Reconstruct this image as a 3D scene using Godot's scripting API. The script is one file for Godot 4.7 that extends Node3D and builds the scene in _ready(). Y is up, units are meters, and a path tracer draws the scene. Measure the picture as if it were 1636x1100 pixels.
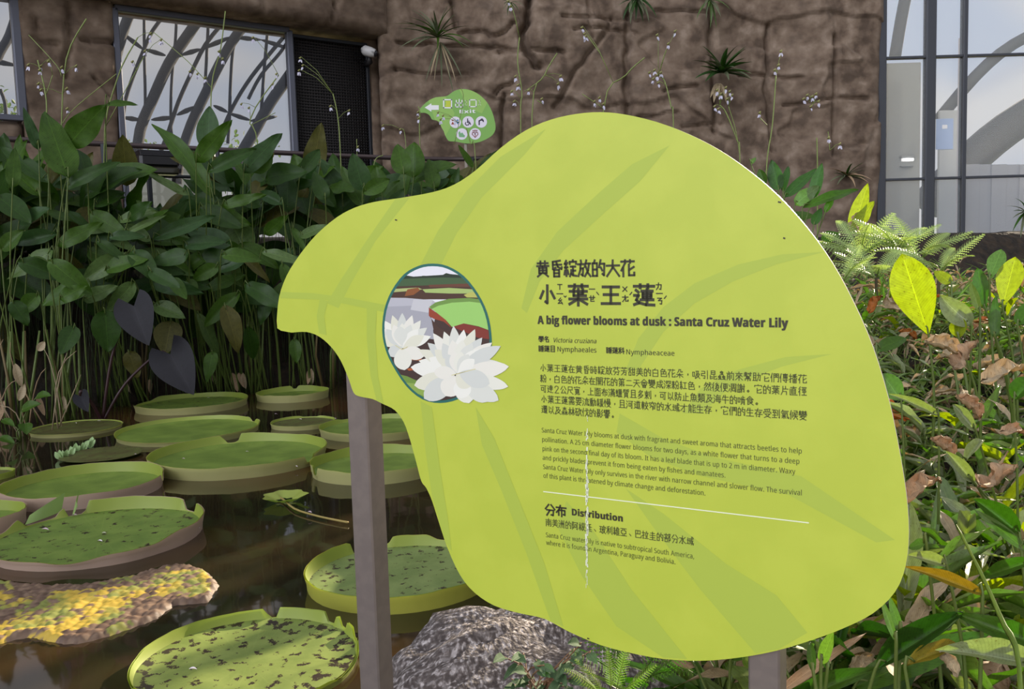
extends Node3D

const FOCAL := 1450.0          # focal length in pixels of the 1636 x 1100 frame
const EYE := Vector3(0, 1.3, 0) # the water lies at y = 0
var cam_basis: Basis
var rng := RandomNumberGenerator.new()
var taken := {}
var shared := {}
var fn_a := FastNoiseLite.new()
var fn_b := FastNoiseLite.new()

# ---------------------------------------------------------------- placing
func ray(x, y) -> Vector3:
	return cam_basis * Vector3((x - 818.0) / FOCAL, (550.0 - y) / FOCAL, -1.0)

func at(x, y, depth) -> Vector3:
	return EYE + ray(x, y) * depth

func on_level(x, y, h := 0.0) -> Vector3:
	var r = ray(x, y)
	return EYE + r * ((h - EYE.y) / r.y)

func on_plane(x, y, p: Vector3, n: Vector3) -> Vector3:
	var r = ray(x, y)
	return EYE + r * ((p - EYE).dot(n) / r.dot(n))

# ---------------------------------------------------------------- nodes
func numbered(called: String) -> String:
	var n = taken.get(called, -1) + 1
	taken[called] = n
	return called if n == 0 else "%s_%03d" % [called, n]

func tag(o, label := "", category := "", group := "", kind := ""):
	if label: o.set_meta("label", label)
	if category: o.set_meta("category", category)
	if group: o.set_meta("group", group)
	if kind: o.set_meta("kind", kind)
	return o

func thing(called, where: Vector3, label, category, group := "") -> Node3D:
	var o = Node3D.new()
	o.name = numbered(called)
	add_child(o, true)
	o.position = where
	return tag(o, label, category, group)

func put(mesh: Mesh, called: String, material: Material, parent: Node = null, where := Transform3D()) -> MeshInstance3D:
	var o = MeshInstance3D.new()
	o.mesh = mesh
	o.material_override = material
	o.cast_shadow = GeometryInstance3D.SHADOW_CASTING_SETTING_ON
	o.transform = where
	if parent:
		o.name = called
		parent.add_child(o, true)
	else:
		o.name = numbered(called)
		add_child(o, true)
	return o

func structure(mesh, called, material, where := Transform3D()) -> MeshInstance3D:
	var o = put(mesh, called, material, null, where)
	o.set_meta("kind", "structure")
	return o

# ---------------------------------------------------------------- materials
func mat(c: Color, rough := 0.6, metal := 0.0, back := Color.BLACK) -> StandardMaterial3D:
	var key = [c, rough, metal, back]
	if shared.has(key): return shared[key]
	var m = StandardMaterial3D.new()
	m.albedo_color = c
	m.roughness = rough
	m.metallic = metal
	m.cull_mode = BaseMaterial3D.CULL_DISABLED
	if back != Color.BLACK:
		m.backlight_enabled = true
		m.backlight = back
	shared[key] = m
	return m

func c8(r, g, b) -> Color:
	return Color(r / 255.0, g / 255.0, b / 255.0)

func noise_tex(seed_, freq, colors: Array, offsets: Array, size := 512, type := FastNoiseLite.TYPE_SIMPLEX_SMOOTH, octaves := 5) -> NoiseTexture2D:
	var n = FastNoiseLite.new()
	n.seed = seed_
	n.frequency = freq
	n.noise_type = type
	n.fractal_octaves = octaves
	var t = NoiseTexture2D.new()
	t.width = size
	t.height = size
	t.seamless = true
	t.noise = n
	var g = Gradient.new()
	g.colors = PackedColorArray(colors)
	g.offsets = PackedFloat32Array(offsets)
	t.color_ramp = g
	return t

func tri_mat(tex, scale_, rough := 0.9, bump = null, bump_cm := 1.0) -> StandardMaterial3D:
	var m = StandardMaterial3D.new()
	m.albedo_texture = tex
	m.uv1_triplanar = true
	m.uv1_world_triplanar = true
	m.uv1_scale = Vector3.ONE * scale_
	m.roughness = rough
	m.cull_mode = BaseMaterial3D.CULL_DISABLED
	if bump:
		m.heightmap_enabled = true
		m.heightmap_texture = bump
		m.heightmap_scale = bump_cm
	return m

# ---------------------------------------------------------------- meshes
func grid_mesh(nu: int, nv: int, f: Callable, closed_u := false, col = null) -> ArrayMesh:
	# f(u, v) -> Vector3 with u, v in 0..1
	var st = SurfaceTool.new()
	st.begin(Mesh.PRIMITIVE_TRIANGLES)
	for j in nv + 1:
		for i in nu + 1:
			var u = float(i) / nu
			var v = float(j) / nv
			st.set_uv(Vector2(u, v))
			if col: st.set_color(col.call(u, v))
			st.add_vertex(f.call(u, v))
	for j in nv:
		for i in nu:
			var a = j * (nu + 1) + i
			for k in [a, a + nu + 1, a + 1, a + 1, a + nu + 1, a + nu + 2]: st.add_index(k)
	st.generate_normals()
	return st.commit()

func tube_into(st: SurfaceTool, pts: Array, radii, sides := 6, first := 0, flat := 1.0) -> int:
	var n = pts.size()
	var side = Vector3.ZERO
	for i in n:
		var d: Vector3 = (pts[min(i + 1, n - 1)] - pts[max(i - 1, 0)]).normalized()
		if side == Vector3.ZERO:
			side = d.cross(Vector3.UP if absf(d.y) < 0.9 else Vector3.RIGHT).normalized()
		side = (side - d * side.dot(d)).normalized()
		var up = side.cross(d)
		var r = radii[i] if radii is Array else radii
		for k in sides:
			var a = TAU * k / sides
			st.set_uv(Vector2(float(k) / sides, float(i) / (n - 1)))
			st.add_vertex(pts[i] + side * cos(a) * r + up * sin(a) * r * flat)
	for i in n - 1:
		for k in sides:
			var a = first + i * sides + k
			var b = first + i * sides + (k + 1) % sides
			for q in [a, b, a + sides, b, b + sides, a + sides]: st.add_index(q)
	for k in range(1, sides - 1):
		for q in [first, first + k + 1, first + k]: st.add_index(q)
		var e = first + (n - 1) * sides
		for q in [e, e + k, e + k + 1]: st.add_index(q)
	return first + n * sides

func tube(pts: Array, radii, sides := 6, flat := 1.0) -> ArrayMesh:
	var st = SurfaceTool.new()
	st.begin(Mesh.PRIMITIVE_TRIANGLES)
	tube_into(st, pts, radii, sides, 0, flat)
	st.generate_normals()
	return st.commit()

func tubes(list: Array) -> ArrayMesh:   # each entry [pts, radii, sides]
	var st = SurfaceTool.new()
	st.begin(Mesh.PRIMITIVE_TRIANGLES)
	var n = 0
	for e in list: n = tube_into(st, e[0], e[1], e[2], n)
	st.generate_normals()
	return st.commit()

func curve(a: Vector3, b: Vector3, sag: Vector3, n := 8) -> Array:
	var out = []
	for i in n + 1:
		var t = float(i) / n
		out.append(a.lerp(b, t) + sag * 4.0 * t * (1.0 - t))
	return out

func smooth(pts: Array, n := 4, closed := false) -> Array:
	var out = []
	var c = pts.size()
	for i in (c if closed else c - 1):
		var p0 = pts[(i - 1 + c) % c] if closed else pts[max(i - 1, 0)]
		var p1 = pts[i]
		var p2 = pts[(i + 1) % c]
		var p3 = pts[(i + 2) % c] if closed else pts[min(i + 2, c - 1)]
		for k in n:
			out.append(p1.cubic_interpolate(p2, p0, p3, float(k) / n))
	if not closed: out.append(pts[c - 1])
	return out

func rounded_box(size: Vector3, r := 0.004) -> ArrayMesh:
	# a box with chamfered edges
	var key = ["box", size, r]
	if shared.has(key): return shared[key]
	var h = size * 0.5
	r = minf(r, minf(h.x, minf(h.y, h.z)) * 0.45)
	var st = SurfaceTool.new()
	st.begin(Mesh.PRIMITIVE_TRIANGLES)
	st.set_smooth_group(-1)
	var V = func(s, ax): # corner s, the vertex that belongs to the face of axis ax
		var p = Vector3(s.x * (h.x - r), s.y * (h.y - r), s.z * (h.z - r))
		p[ax] = s[ax] * h[ax]
		return p
	var quad = func(a, b, c, d):
		var n = (b - a).cross(c - a)
		if n.dot(a + b + c + d) > 0:
			for q in [a, c, b, a, d, c]: st.add_vertex(q)
		else:
			for q in [a, b, c, a, c, d]: st.add_vertex(q)
	for ax in 3:
		var u = (ax + 1) % 3
		var v = (ax + 2) % 3
		for s in [-1, 1]:
			var q = []
			for e in [[-1, -1], [1, -1], [1, 1], [-1, 1]]:
				var k = Vector3.ZERO
				k[ax] = s
				k[u] = e[0]
				k[v] = e[1]
				q.append(V.call(k, ax))
			quad.call(q[0], q[1], q[2], q[3])
		for s in [-1, 1]:
			for t in [-1, 1]:
				var k1 = Vector3.ZERO
				k1[u] = s
				k1[v] = t
				k1[ax] = -1
				var k2 = k1
				k2[ax] = 1
				quad.call(V.call(k1, u), V.call(k2, u), V.call(k2, v), V.call(k1, v))
	for sx in [-1, 1]:
		for sy in [-1, 1]:
			for sz in [-1, 1]:
				var s = Vector3(sx, sy, sz)
				var a = V.call(s, 0)
				var b = V.call(s, 1)
				var c = V.call(s, 2)
				if (b - a).cross(c - a).dot(s) > 0:
					for q in [a, c, b]: st.add_vertex(q)
				else:
					for q in [a, b, c]: st.add_vertex(q)
	st.generate_normals()
	shared[key] = st.commit()
	return shared[key]

func extrude(poly: PackedVector2Array, back: float, front: float) -> ArrayMesh:
	# a flat plate with the outline poly, front face at z = front
	var st = SurfaceTool.new()
	st.begin(Mesh.PRIMITIVE_TRIANGLES)
	st.set_smooth_group(-1)
	var idx = Geometry2D.triangulate_polygon(poly)
	for z in [front, back]:
		for k in range(0, idx.size(), 3):
			var t = [idx[k], idx[k + 1], idx[k + 2]]
			var a = poly[t[0]]
			var b = poly[t[1]]
			var c = poly[t[2]]
			if ((b - a).cross(c - a) > 0) == (z == front): t.reverse()
			for q in t: st.add_vertex(Vector3(poly[q].x, poly[q].y, z))
	var n = poly.size()
	for i in n:
		var a = poly[i]
		var b = poly[(i + 1) % n]
		for q in [Vector3(a.x, a.y, front), Vector3(a.x, a.y, back), Vector3(b.x, b.y, front), Vector3(b.x, b.y, front), Vector3(a.x, a.y, back), Vector3(b.x, b.y, back)]: st.add_vertex(q)
	st.generate_normals()
	return st.commit()

func flat_into(st: SurfaceTool, poly: PackedVector2Array, z: float, c := Color.WHITE):
	var idx = Geometry2D.triangulate_polygon(poly)
	for k in range(0, idx.size(), 3):
		var t = [idx[k], idx[k + 1], idx[k + 2]]
		if (poly[t[1]] - poly[t[0]]).cross(poly[t[2]] - poly[t[0]]) > 0: t.reverse()
		for q in t:
			st.set_color(c)
			st.set_normal(Vector3.BACK)
			st.add_vertex(Vector3(poly[q].x, poly[q].y, z))

func stroke_into(st: SurfaceTool, pts: Array, w: float, z: float, c := Color.WHITE):
	for i in pts.size() - 1:
		var a: Vector2 = pts[i]
		var b: Vector2 = pts[i + 1]
		var d = (b - a).normalized() * w * 0.5
		var s = Vector2(-d.y, d.x)
		var q = [a - d * 0.8 + s, b + d * 0.8 + s, b + d * 0.8 - s, a - d * 0.8 - s]
		for k in [0, 1, 2, 0, 2, 3]:
			st.set_color(c)
			st.set_normal(Vector3.BACK)
			st.add_vertex(Vector3(q[k].x, q[k].y, z))

# a leaf blade: base at the origin, length along +y, face towards +z
func leaf_mesh(l: float, w: float, widest := 0.4, bend := 0.15, fold := 0.12, wave := 0.0, twist := 0.0, seed_ := 0) -> ArrayMesh:
	var key = ["leaf", l, w, widest, bend, fold, wave, twist, seed_]
	if shared.has(key): return shared[key]
	var e = log(0.5) / log(widest)
	var f = func(u, v):
		var s = pow(v, e)
		var half = w * 0.5 * pow(maxf(0.0, sin(PI * s)), 0.75)
		var x = (u * 2.0 - 1.0)
		var z = -bend * l * v * v + fold * half * absf(x) * 2.0 + wave * l * sin(v * 14.0 + seed_ + (2.0 if x > 0 else 0.0)) * absf(x) * absf(x)
		var p = Vector3(x * half, l * v * (1.0 - 0.25 * bend * v), z)
		var a = twist * v
		return Vector3(p.x * cos(a) + p.z * sin(a) * 0.4, p.y, p.z + p.x * sin(a))
	shared[key] = grid_mesh(6, 12, f)
	return shared[key]

func aim(base: Vector3, dir: Vector3, face: Vector3, scale_ := 1.0) -> Transform3D:
	var y = dir.normalized()
	var z = face - y * face.dot(y)
	z = z.normalized() if z.length() > 0.01 else y.cross(Vector3.RIGHT).normalized()
	return Transform3D(Basis(y.cross(z), y, z) * Basis.from_scale(Vector3.ONE * scale_), base)
# ---------------------------------------------------------------- drawn characters
# strokes in a 100 x 100 box, y down; a later entry may be put together from others: [name, x0, y0, x1, y1]
var strokes := {
	"xiao": "50,8 50,90 40,84; 28,35 12,68; 70,35 90,68", "cao": "3,50 97,50; 32,15 32,85; 68,15 68,85",
	"shi": "3,35 97,35; 25,10 25,90 92,90; 50,5 50,65; 75,8 75,65; 50,65 75,65", "mu": "6,30 94,30; 50,3 50,97; 48,32 6,84; 52,32 94,84",
	"wang": "10,12 90,12; 15,48 85,48; 5,90 95,90; 50,12 50,90", "che": "10,15 90,15; 50,2 50,98; 20,30 80,30 80,65 20,65 20,30; 20,47 80,47; 4,80 96,80",
	"zou": "12,8 24,20; 4,38 24,38 14,64 26,76; 4,90 28,80 60,91 98,93", "ri": "15,5 85,5 85,95 15,95 15,5; 15,50 85,50",
	"tu": "15,40 85,40; 50,5 50,90; 4,92 96,92", "cun": "4,30 96,30; 68,5 68,92 48,85; 22,45 38,65",
	"mi_si": "50,2 20,22 50,25; 74,15 22,45 78,42; 50,45 50,96; 25,60 10,86; 75,60 90,84", "mian": "50,2 50,25; 6,70 6,30 94,30 94,70",
	"shu": "15,8 85,8; 50,8 50,86; 50,45 84,45; 24,38 24,66 4,97; 18,68 50,87 98,93", "fang": "50,2 55,16; 4,25 96,25; 45,25 40,60 8,96; 42,50 84,50 76,93 55,86",
	"pu": "35,2 8,42; 28,22 96,22; 76,22 60,62 8,98; 26,40 55,76 96,98", "ba": "38,5 4,92; 60,5 96,92", "dao": "8,12 86,12 80,90 58,84; 45,12 8,97",
	"she": "85,4 15,14; 3,32 97,32; 50,10 50,55; 20,55 80,55 80,95 20,95 20,55", "gan": "3,25 97,25; 25,5 25,95; 75,5 75,95; 25,58 75,58; 25,92 75,92",
	"mei": "30,3 38,15; 70,3 62,15; 10,18 90,18; 15,34 85,34; 8,50 92,50; 50,18 50,50; 4,68 96,68; 50,50 45,70 8,98; 52,70 94,98",
	"bai": "50,2 36,20; 15,20 85,20 85,95 15,95 15,20; 15,57 85,57", "shao": "35,2 8,45; 25,24 90,24 82,92 58,84; 35,45 58,64",
	"se": "38,2 10,28; 30,14 74,14 58,34; 18,36 86,36 86,62 18,62; 50,36 50,62; 18,36 18,92 94,92 94,74", "ren": "62,2 8,52; 40,30 40,98", "bi": "92,25 30,50; 30,5 30,92 96,92 96,70",
	"ji_top": "35,5 32,45 8,92; 35,8 66,8 66,70 95,70 95,50", "kou": "12,10 88,10 88,90 12,90 12,10", "ji": "18,10 72,10 55,42 90,42 70,70 12,98; 36,10 30,55 4,96; 38,45 60,75 97,98",
	"gong_bow": "15,8 82,8 82,35 15,35 12,62 86,62 80,95 52,90", "gun": "50,2 50,98", "bi_two": "12,10 12,90 45,78; 12,45 45,45; 60,5 60,92 96,92 96,72; 92,28 60,50",
	"chong": "20,20 80,20 80,50 20,50 20,20; 50,2 50,86; 8,88 86,83; 72,68 94,96", "qian_top": "28,4 36,55; 72,4 64,55; 4,80 96,80", "yue": "22,5 84,5 84,95 68,90; 22,5 20,70 6,98; 22,35 84,35; 22,62 84,62",
	"li_dao": "22,12 22,70; 80,2 80,95 58,88", "lai": "8,20 92,20; 50,2 50,98; 28,28 12,58; 28,38 42,55; 72,28 58,58; 72,38 92,55; 48,58 6,93; 52,58 94,93",
	"jin": "10,88 10,35 90,35 90,85 76,80; 50,4 50,98", "qie": "22,5 78,5 78,90; 22,5 22,90; 22,33 78,33; 22,60 78,60; 2,92 98,92", "li": "8,30 90,30 82,92 58,84; 48,4 45,50 8,97",
	"men": "5,5 5,98; 5,5 40,5 40,44 5,44; 5,24 40,24; 95,5 95,95 80,92; 60,5 95,5; 60,5 60,44 95,44; 60,24 95,24", "zhuan": "8,14 92,14; 50,2 50,86; 18,30 82,30 82,72 18,72 18,30; 18,50 82,50; 8,92 92,86",
	"shou": "3,25 97,25; 55,3 55,95 30,88; 3,66 97,50", "fan": "82,5 18,22; 4,50 96,50; 50,14 50,98; 28,22 36,42; 72,20 62,42; 48,52 8,94; 52,52 94,94",
	"tian_field": "12,6 88,6 88,94 12,94 12,6; 12,50 88,50; 50,6 50,94", "mi": "20,10 36,36; 80,10 64,36; 3,46 97,46; 50,3 50,98; 45,50 6,88; 55,50 94,88",
	"kai": "10,12 90,12; 3,50 97,50; 32,12 32,50 14,98; 68,12 68,98", "zhu": "25,5 6,70; 20,35 48,35; 32,42 36,80; 65,5 50,70; 62,35 97,35; 76,42 80,80",
	"di": "10,8 86,8 86,34 15,34 12,60 92,60 88,88 74,84; 50,2 50,98; 45,62 8,96", "er": "18,25 82,25; 4,82 96,82", "tian": "14,14 86,14; 4,46 96,46; 50,14 46,56 6,97; 52,50 94,97",
	"hui": "50,2 3,40; 50,2 97,40; 30,36 70,36; 16,46 84,46 84,68 16,68 16,46; 50,46 50,68", "yan": "48,2 54,10; 4,18 96,18; 20,34 80,34; 20,50 80,50; 20,66 80,66 80,96 20,96 20,66",
	"cheng": "14,25 96,25; 17,25 15,70 3,97; 20,50 46,50 42,82 28,76; 58,3 66,62 92,96 97,76; 88,45 54,92; 75,4 90,16", "shui_side": "18,6 62,22; 6,38 52,52; 4,96 58,64",
	"shen_top": "6,75 6,20 94,20 94,75; 36,38 12,96; 62,38 66,80 92,84", "gong": "12,14 88,14; 50,14 50,88; 3,90 97,90",
	"ran": "30,2 6,42; 25,15 50,15 38,46 6,70; 20,28 36,40; 54,25 98,25; 75,2 72,36 50,70; 76,30 97,70; 86,4 95,14; 15,78 4,97; 36,78 41,95; 60,78 66,95; 82,76 96,95",
	"chi": "62,2 14,30; 66,28 6,62; 42,50 42,98", "hou": "48,2 22,18 56,20; 72,14 24,40 84,36; 66,28 82,44; 36,46 8,76; 30,56 84,56 55,82 4,99; 30,64 60,86 98,98",
	"geng": "6,9 94,9; 15,22 85,22 85,58 15,58 15,22; 15,40 85,40; 50,9 50,60 35,84 4,98; 22,64 50,84 98,97", "bing": "15,18 60,38; 6,88 58,60",
	"zhou": "12,7 12,65 2,98; 12,7 94,7 94,92 78,95; 30,24 76,24; 26,42 80,42; 52,14 52,42; 32,56 74,56 74,84 32,84 32,56", "shen_body": "50,2 38,14; 24,14 80,14 80,92 58,96; 24,14 24,63; 24,31 80,31; 24,47 80,47; 3,66 92,60; 78,62 8,98",
	"pian": "30,5 28,60 8,98; 62,4 62,35; 30,35 94,35; 30,62 74,62 74,98", "zhi": "14,14 86,14; 50,2 50,30; 28,30 74,30 74,80 28,80 28,30; 28,46 74,46; 28,63 74,63; 8,30 8,95 96,95",
	"jing": "6,7 94,7; 30,18 12,35 32,52; 56,18 40,35 60,52; 84,18 66,35 88,52; 18,62 82,62; 50,62 50,93; 3,94 97,94", "ke": "3,11 97,11; 78,11 78,95 56,88; 16,34 54,34 54,70 16,70 16,34",
	"da_in": "18,12 82,12; 50,2 50,30; 5,30 95,30; 30,35 36,46; 70,35 64,46; 12,50 88,50; 12,68 88,68; 50,50 50,97", "two": "20,30 24,14 50,6 74,16 76,34 20,94 82,94",
	"gong_pub": "36,5 6,48; 64,5 94,48; 48,42 16,90 82,84; 68,62 92,97", "chi_foot": "20,8 84,8 84,44 20,44; 20,8 18,60 3,97; 48,44 62,76 97,97",
	"jian": "20,2 80,2 80,62 20,62 20,2; 20,22 80,22; 20,42 80,42; 38,62 32,82 5,98; 60,62 60,94 96,94 96,76", "shang": "50,5 50,90; 50,42 86,42; 4,92 96,92",
	"mian_face": "3,7 97,7; 48,7 42,24; 10,24 90,24 90,96 10,96 10,24; 36,24 36,96; 64,24 64,96; 36,48 64,48; 36,71 64,71", "bu": "3,22 97,22; 42,3 32,35 3,66; 25,45 25,90; 25,45 84,45 84,84 70,80; 54,28 54,99",
	"man": "3,14 97,14; 30,2 30,28 70,28; 70,2 70,28; 10,40 90,40 90,95 78,92; 10,40 10,98; 50,28 50,90; 30,52 26,76; 70,52 74,76",
	"lie": "20,2 10,18 24,24; 50,2 40,18 54,24; 80,2 70,18 84,24; 18,32 82,32 82,58 18,58 18,32; 30,36 70,54; 70,36 30,54; 15,64 15,96 34,90; 45,64 45,96 62,90; 74,64 80,92 97,96",
	"jin_axe": "86,3 20,12; 20,12 18,60 4,97; 20,42 96,42; 64,42 64,97", "bei": "20,2 80,2 80,72 20,72 20,2; 20,25 80,25; 20,48 80,48; 35,75 8,99; 65,75 92,99",
	"xi": "45,2 10,58; 38,22 88,22 65,66 12,98; 34,44 56,60", "ci": "3,18 97,18; 50,2 50,98; 18,32 82,32 82,55 18,55 18,32; 46,58 6,94; 54,58 94,94",
	"yi": "20,8 20,82 46,66; 42,20 52,40; 82,5 78,50 44,97; 70,60 94,94", "fu": "20,5 20,98; 20,5 78,5 50,40 82,60 72,80 44,76", "zhi_stop": "50,5 50,90; 50,42 86,42; 20,36 20,90; 4,92 96,92",
	"yu": "35,2 8,26; 30,12 68,12 56,26; 16,27 84,27 84,71 16,71 16,27; 16,49 84,49; 50,27 50,71; 14,80 3,97; 38,80 42,95; 60,80 66,95; 82,78 96,95",
	"ye": "3,5 97,5; 50,5 44,20; 18,20 82,20 82,77 18,77 18,20; 18,39 82,39; 18,58 82,58; 36,79 6,99; 64,79 94,99", "quan": "3,35 97,35; 50,3 45,50 6,97; 54,45 96,97; 70,8 86,20",
	"mei_every": "35,2 6,30; 26,15 95,15; 22,32 86,32 78,94 58,92; 22,32 12,78 94,78; 1,55 99,55; 48,36 54,50; 44,60 50,74", "niu": "30,5 10,42; 22,25 90,25; 3,58 97,58; 50,2 50,98",
	"shi_eat": "50,2 3,38; 50,2 97,38; 46,20 56,30; 24,34 78,34 78,66 24,66; 24,50 78,50; 24,34 24,94 52,82; 88,62 60,76; 50,66 97,97",
	"yu_rain": "15,5 85,5; 4,50 4,25 96,25 96,50; 50,5 50,95; 20,45 36,54; 20,70 36,78; 64,45 80,54; 64,70 80,78", "er_and": "3,8 97,8; 50,8 42,34; 10,34 90,34 90,93 80,90; 10,34 10,99; 36,34 36,92; 64,34 64,92",
	"ya_west": "3,10 97,10; 38,10 38,90; 62,10 62,90; 10,35 90,35 90,90 10,90 10,35", "nu": "45,2 22,56 80,98; 80,25 60,72 8,98; 2,32 98,32", "liu": "50,2 55,11; 5,20 95,20; 46,20 22,43 80,40; 68,28 86,48; 22,56 20,76 3,98; 50,56 50,92; 76,56 76,93 97,93 97,76",
	"zhong": "86,3 14,10; 3,24 97,24; 18,35 82,35 82,66 18,66 18,35; 18,50 82,50; 50,8 50,93; 10,79 90,79; 2,95 98,95", "yuan": "86,3 14,12; 20,20 28,32; 48,18 52,30; 80,16 70,32; 12,42 88,42; 3,58 97,58; 45,42 36,74 5,98; 38,72 80,72 58,90 28,99; 42,78 97,99",
	"xin": "50,3 50,97; 20,25 8,52; 74,22 92,42", "si_eye": "8,15 92,15 92,85 8,85 8,15; 36,15 36,85; 64,15 64,85", "you": "12,10 84,10 60,56 5,98; 26,28 54,68 97,98",
	"shou_head": "30,2 38,14; 70,2 62,14; 3,20 97,20; 48,20 42,34; 20,34 80,34 80,97 20,97 20,34; 20,55 80,55; 20,76 80,76", "jiao": "50,2 53,15; 3,22 97,22; 32,32 10,56; 68,32 90,56; 74,48 50,76 5,99; 28,50 55,79 97,99",
	"xue": "50,2 50,25; 6,60 6,30 94,30 94,60; 38,42 12,95; 62,42 66,80 94,84", "zha": "30,2 6,52; 24,20 96,20; 50,20 50,98; 50,45 90,45; 50,70 90,70",
	"shui": "50,3 50,95 36,88; 6,30 40,30 30,60 3,90; 90,18 58,42; 52,35 65,66 97,90", "huo": "3,25 97,25; 14,40 42,40 42,64 14,64 14,40; 5,86 50,76; 58,3 66,62 90,96 97,76; 88,45 50,96; 75,4 90,16",
	"cai": "3,28 97,28; 58,3 58,95 36,88; 55,32 5,84", "si_mou": "40,4 10,80 90,70; 66,40 92,92", "sheng": "28,5 8,42; 22,28 90,28; 14,58 86,58; 50,3 50,92; 3,94 97,94",
	"cun_be": "3,22 97,22; 42,3 30,35 3,66; 22,48 22,97; 44,42 84,42 62,58; 62,58 62,95 46,90; 36,68 97,68", "shou_top": "86,3 14,16; 18,28 28,48; 48,26 52,46; 82,22 72,48; 5,95 5,65 95,65 95,95",
	"zhi_till": "6,9 94,9; 45,9 20,38 82,35; 66,22 88,46; 12,66 88,66; 50,44 50,92; 3,93 97,93", "qi": "25,2 6,30; 22,14 94,14; 25,28 84,28; 12,42 80,42 82,86 98,96 98,78",
	"hou_wait": "6,22 6,80; 34,6 88,6 84,26; 26,26 98,26; 44,33 30,54; 42,43 94,43; 24,63 98,63; 62,43 60,68 26,98; 64,66 97,98", "si_snake": "15,8 84,8 84,48 15,48; 15,8 15,92 96,92 96,70",
	"shi_stone": "3,11 97,11; 42,11 3,62; 28,47 84,47 84,93 28,93 28,47", "qian_owe": "35,3 8,46; 25,22 92,22 80,42; 55,30 48,60 3,98; 54,55 97,98", "ge": "3,32 97,26; 42,3 58,66 90,96 97,76; 86,45 18,97; 68,4 87,18",
	"jing_cap": "50,2 50,14; 3,18 97,18; 22,32 78,32 78,58 22,58 22,32; 50,58 50,96 38,90; 26,66 8,92; 74,66 94,92", "shan": "90,4 26,32; 93,35 20,66; 96,65 6,99",
	"gen": "18,5 82,5 82,46 18,46; 18,25 82,25; 18,5 18,96 52,83; 90,52 56,68; 42,48 60,76 98,98", "yao": "60,3 25,30 60,34; 80,22 15,66 82,62; 62,52 90,90", "yin": "50,2 50,18; 10,28 90,28; 30,38 38,66; 70,38 62,66; 3,86 97,86",
	"nan": "3,18 97,18; 50,2 50,35; 10,35 90,35 90,92 76,96; 10,35 10,99; 36,42 42,56; 64,42 58,56; 24,58 76,58; 24,76 76,76; 50,58 50,96", "zhou_state": "22,4 20,60 4,98; 50,8 50,92; 82,3 82,98; 4,35 1,54; 34,35 40,54; 64,35 70,54",
	"ting": "88,8 44,15; 66,12 66,72; 36,42 97,42; 40,72 94,72; 4,14 30,14 12,45 30,45 22,76 1,97; 8,60 35,86 98,94", "pi": "12,18 94,18 86,36; 12,18 12,55 1,98; 50,2 50,46; 20,46 82,46 60,76 16,99; 30,54 58,81 98,99",
	"he": "82,3 18,14; 3,32 97,32; 50,8 50,98; 46,35 5,82; 54,35 95,82", "zhui": "35,2 3,46; 22,25 22,98; 55,2 62,16; 22,20 97,20; 60,20 60,93; 22,44 92,44; 22,68 92,68; 22,93 98,93",
	"ya": "6,8 94,8; 3,93 97,93; 38,8 38,32 14,32 14,66 38,66 38,93; 62,8 62,32 86,32 86,66 62,66 62,93", "ba_place": "15,8 84,8 84,48 15,48; 48,8 48,48; 15,8 15,92 96,92 96,70",
	"li_stand": "50,2 54,16; 5,24 95,24; 30,36 40,78; 74,32 60,80; 2,93 98,93", "xue_top": "10,10 10,70; 10,12 30,8; 10,30 30,28; 10,50 30,48; 90,10 90,70; 70,10 90,10; 70,30 90,30; 70,50 90,50; 38,8 62,34; 62,8 38,34; 38,40 62,66; 62,40 38,66; 3,98 3,80 97,80 97,98",
	"zi": "20,8 80,8 50,36; 50,36 50,94 34,88; 2,55 98,55", "mu_eye": "18,5 82,5 82,95 18,95 18,5; 18,35 82,35; 18,65 82,65", "chui": "86,3 18,12; 3,26 97,26; 50,8 50,93; 28,26 28,73; 72,26 72,73; 1,50 99,50; 6,74 94,74; 18,94 82,94",
	"dou": "24,8 42,24; 16,34 36,50; 1,73 99,60; 70,3 70,98", "shi_clan": "84,4 20,16; 20,16 20,95 44,80; 20,48 94,48; 50,18 62,70 94,95 97,75", "da": "3,35 97,35; 50,4 46,50 5,97; 52,45 96,97",
	"huang": "8,17 92,17; 32,4 32,34; 68,4 68,34; 3,34 97,34; 50,34 50,77; 20,46 80,46 80,77 20,77 20,46; 20,61 80,61; 36,80 8,98; 64,80 92,98", "zai": "3,25 97,25; 42,4 30,36 4,68; 25,45 25,97; 62,38 62,90; 40,57 88,57; 34,92 97,92",
	"chu": "50,3 50,92; 14,14 14,46 86,46; 86,14 86,46; 5,58 5,92 95,92; 95,58 95,92", "comma": "46,50 54,50 48,66", "stop": "22,74 34,68 44,78 34,90 22,84 22,74", "pause": "30,62 52,84",
	"sound_x": "12,12 88,12; 50,12 50,90", "sound_i": "6,50 94,50", "sound_ao": "60,5 25,40 55,45; 75,30 20,85 85,80; 70,62 90,95", "sound_eh": "5,35 95,35; 30,10 30,90 85,90; 72,10 72,60 30,60",
	"sound_u": "12,10 88,90; 88,10 12,90", "sound_ang": "5,30 95,30; 48,5 44,55 10,95; 58,32 58,88 95,88 95,70", "sound_l": "5,30 85,30 78,92 55,86; 42,5 36,60 8,95; 66,32 66,32", "sound_an": "15,10 80,10 30,45 85,45 80,95 55,90",
	"tone_dip": "5,20 50,80 95,20", "tone_fall": "10,10 90,90", "tone_rise": "10,90 90,10",
}
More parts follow.
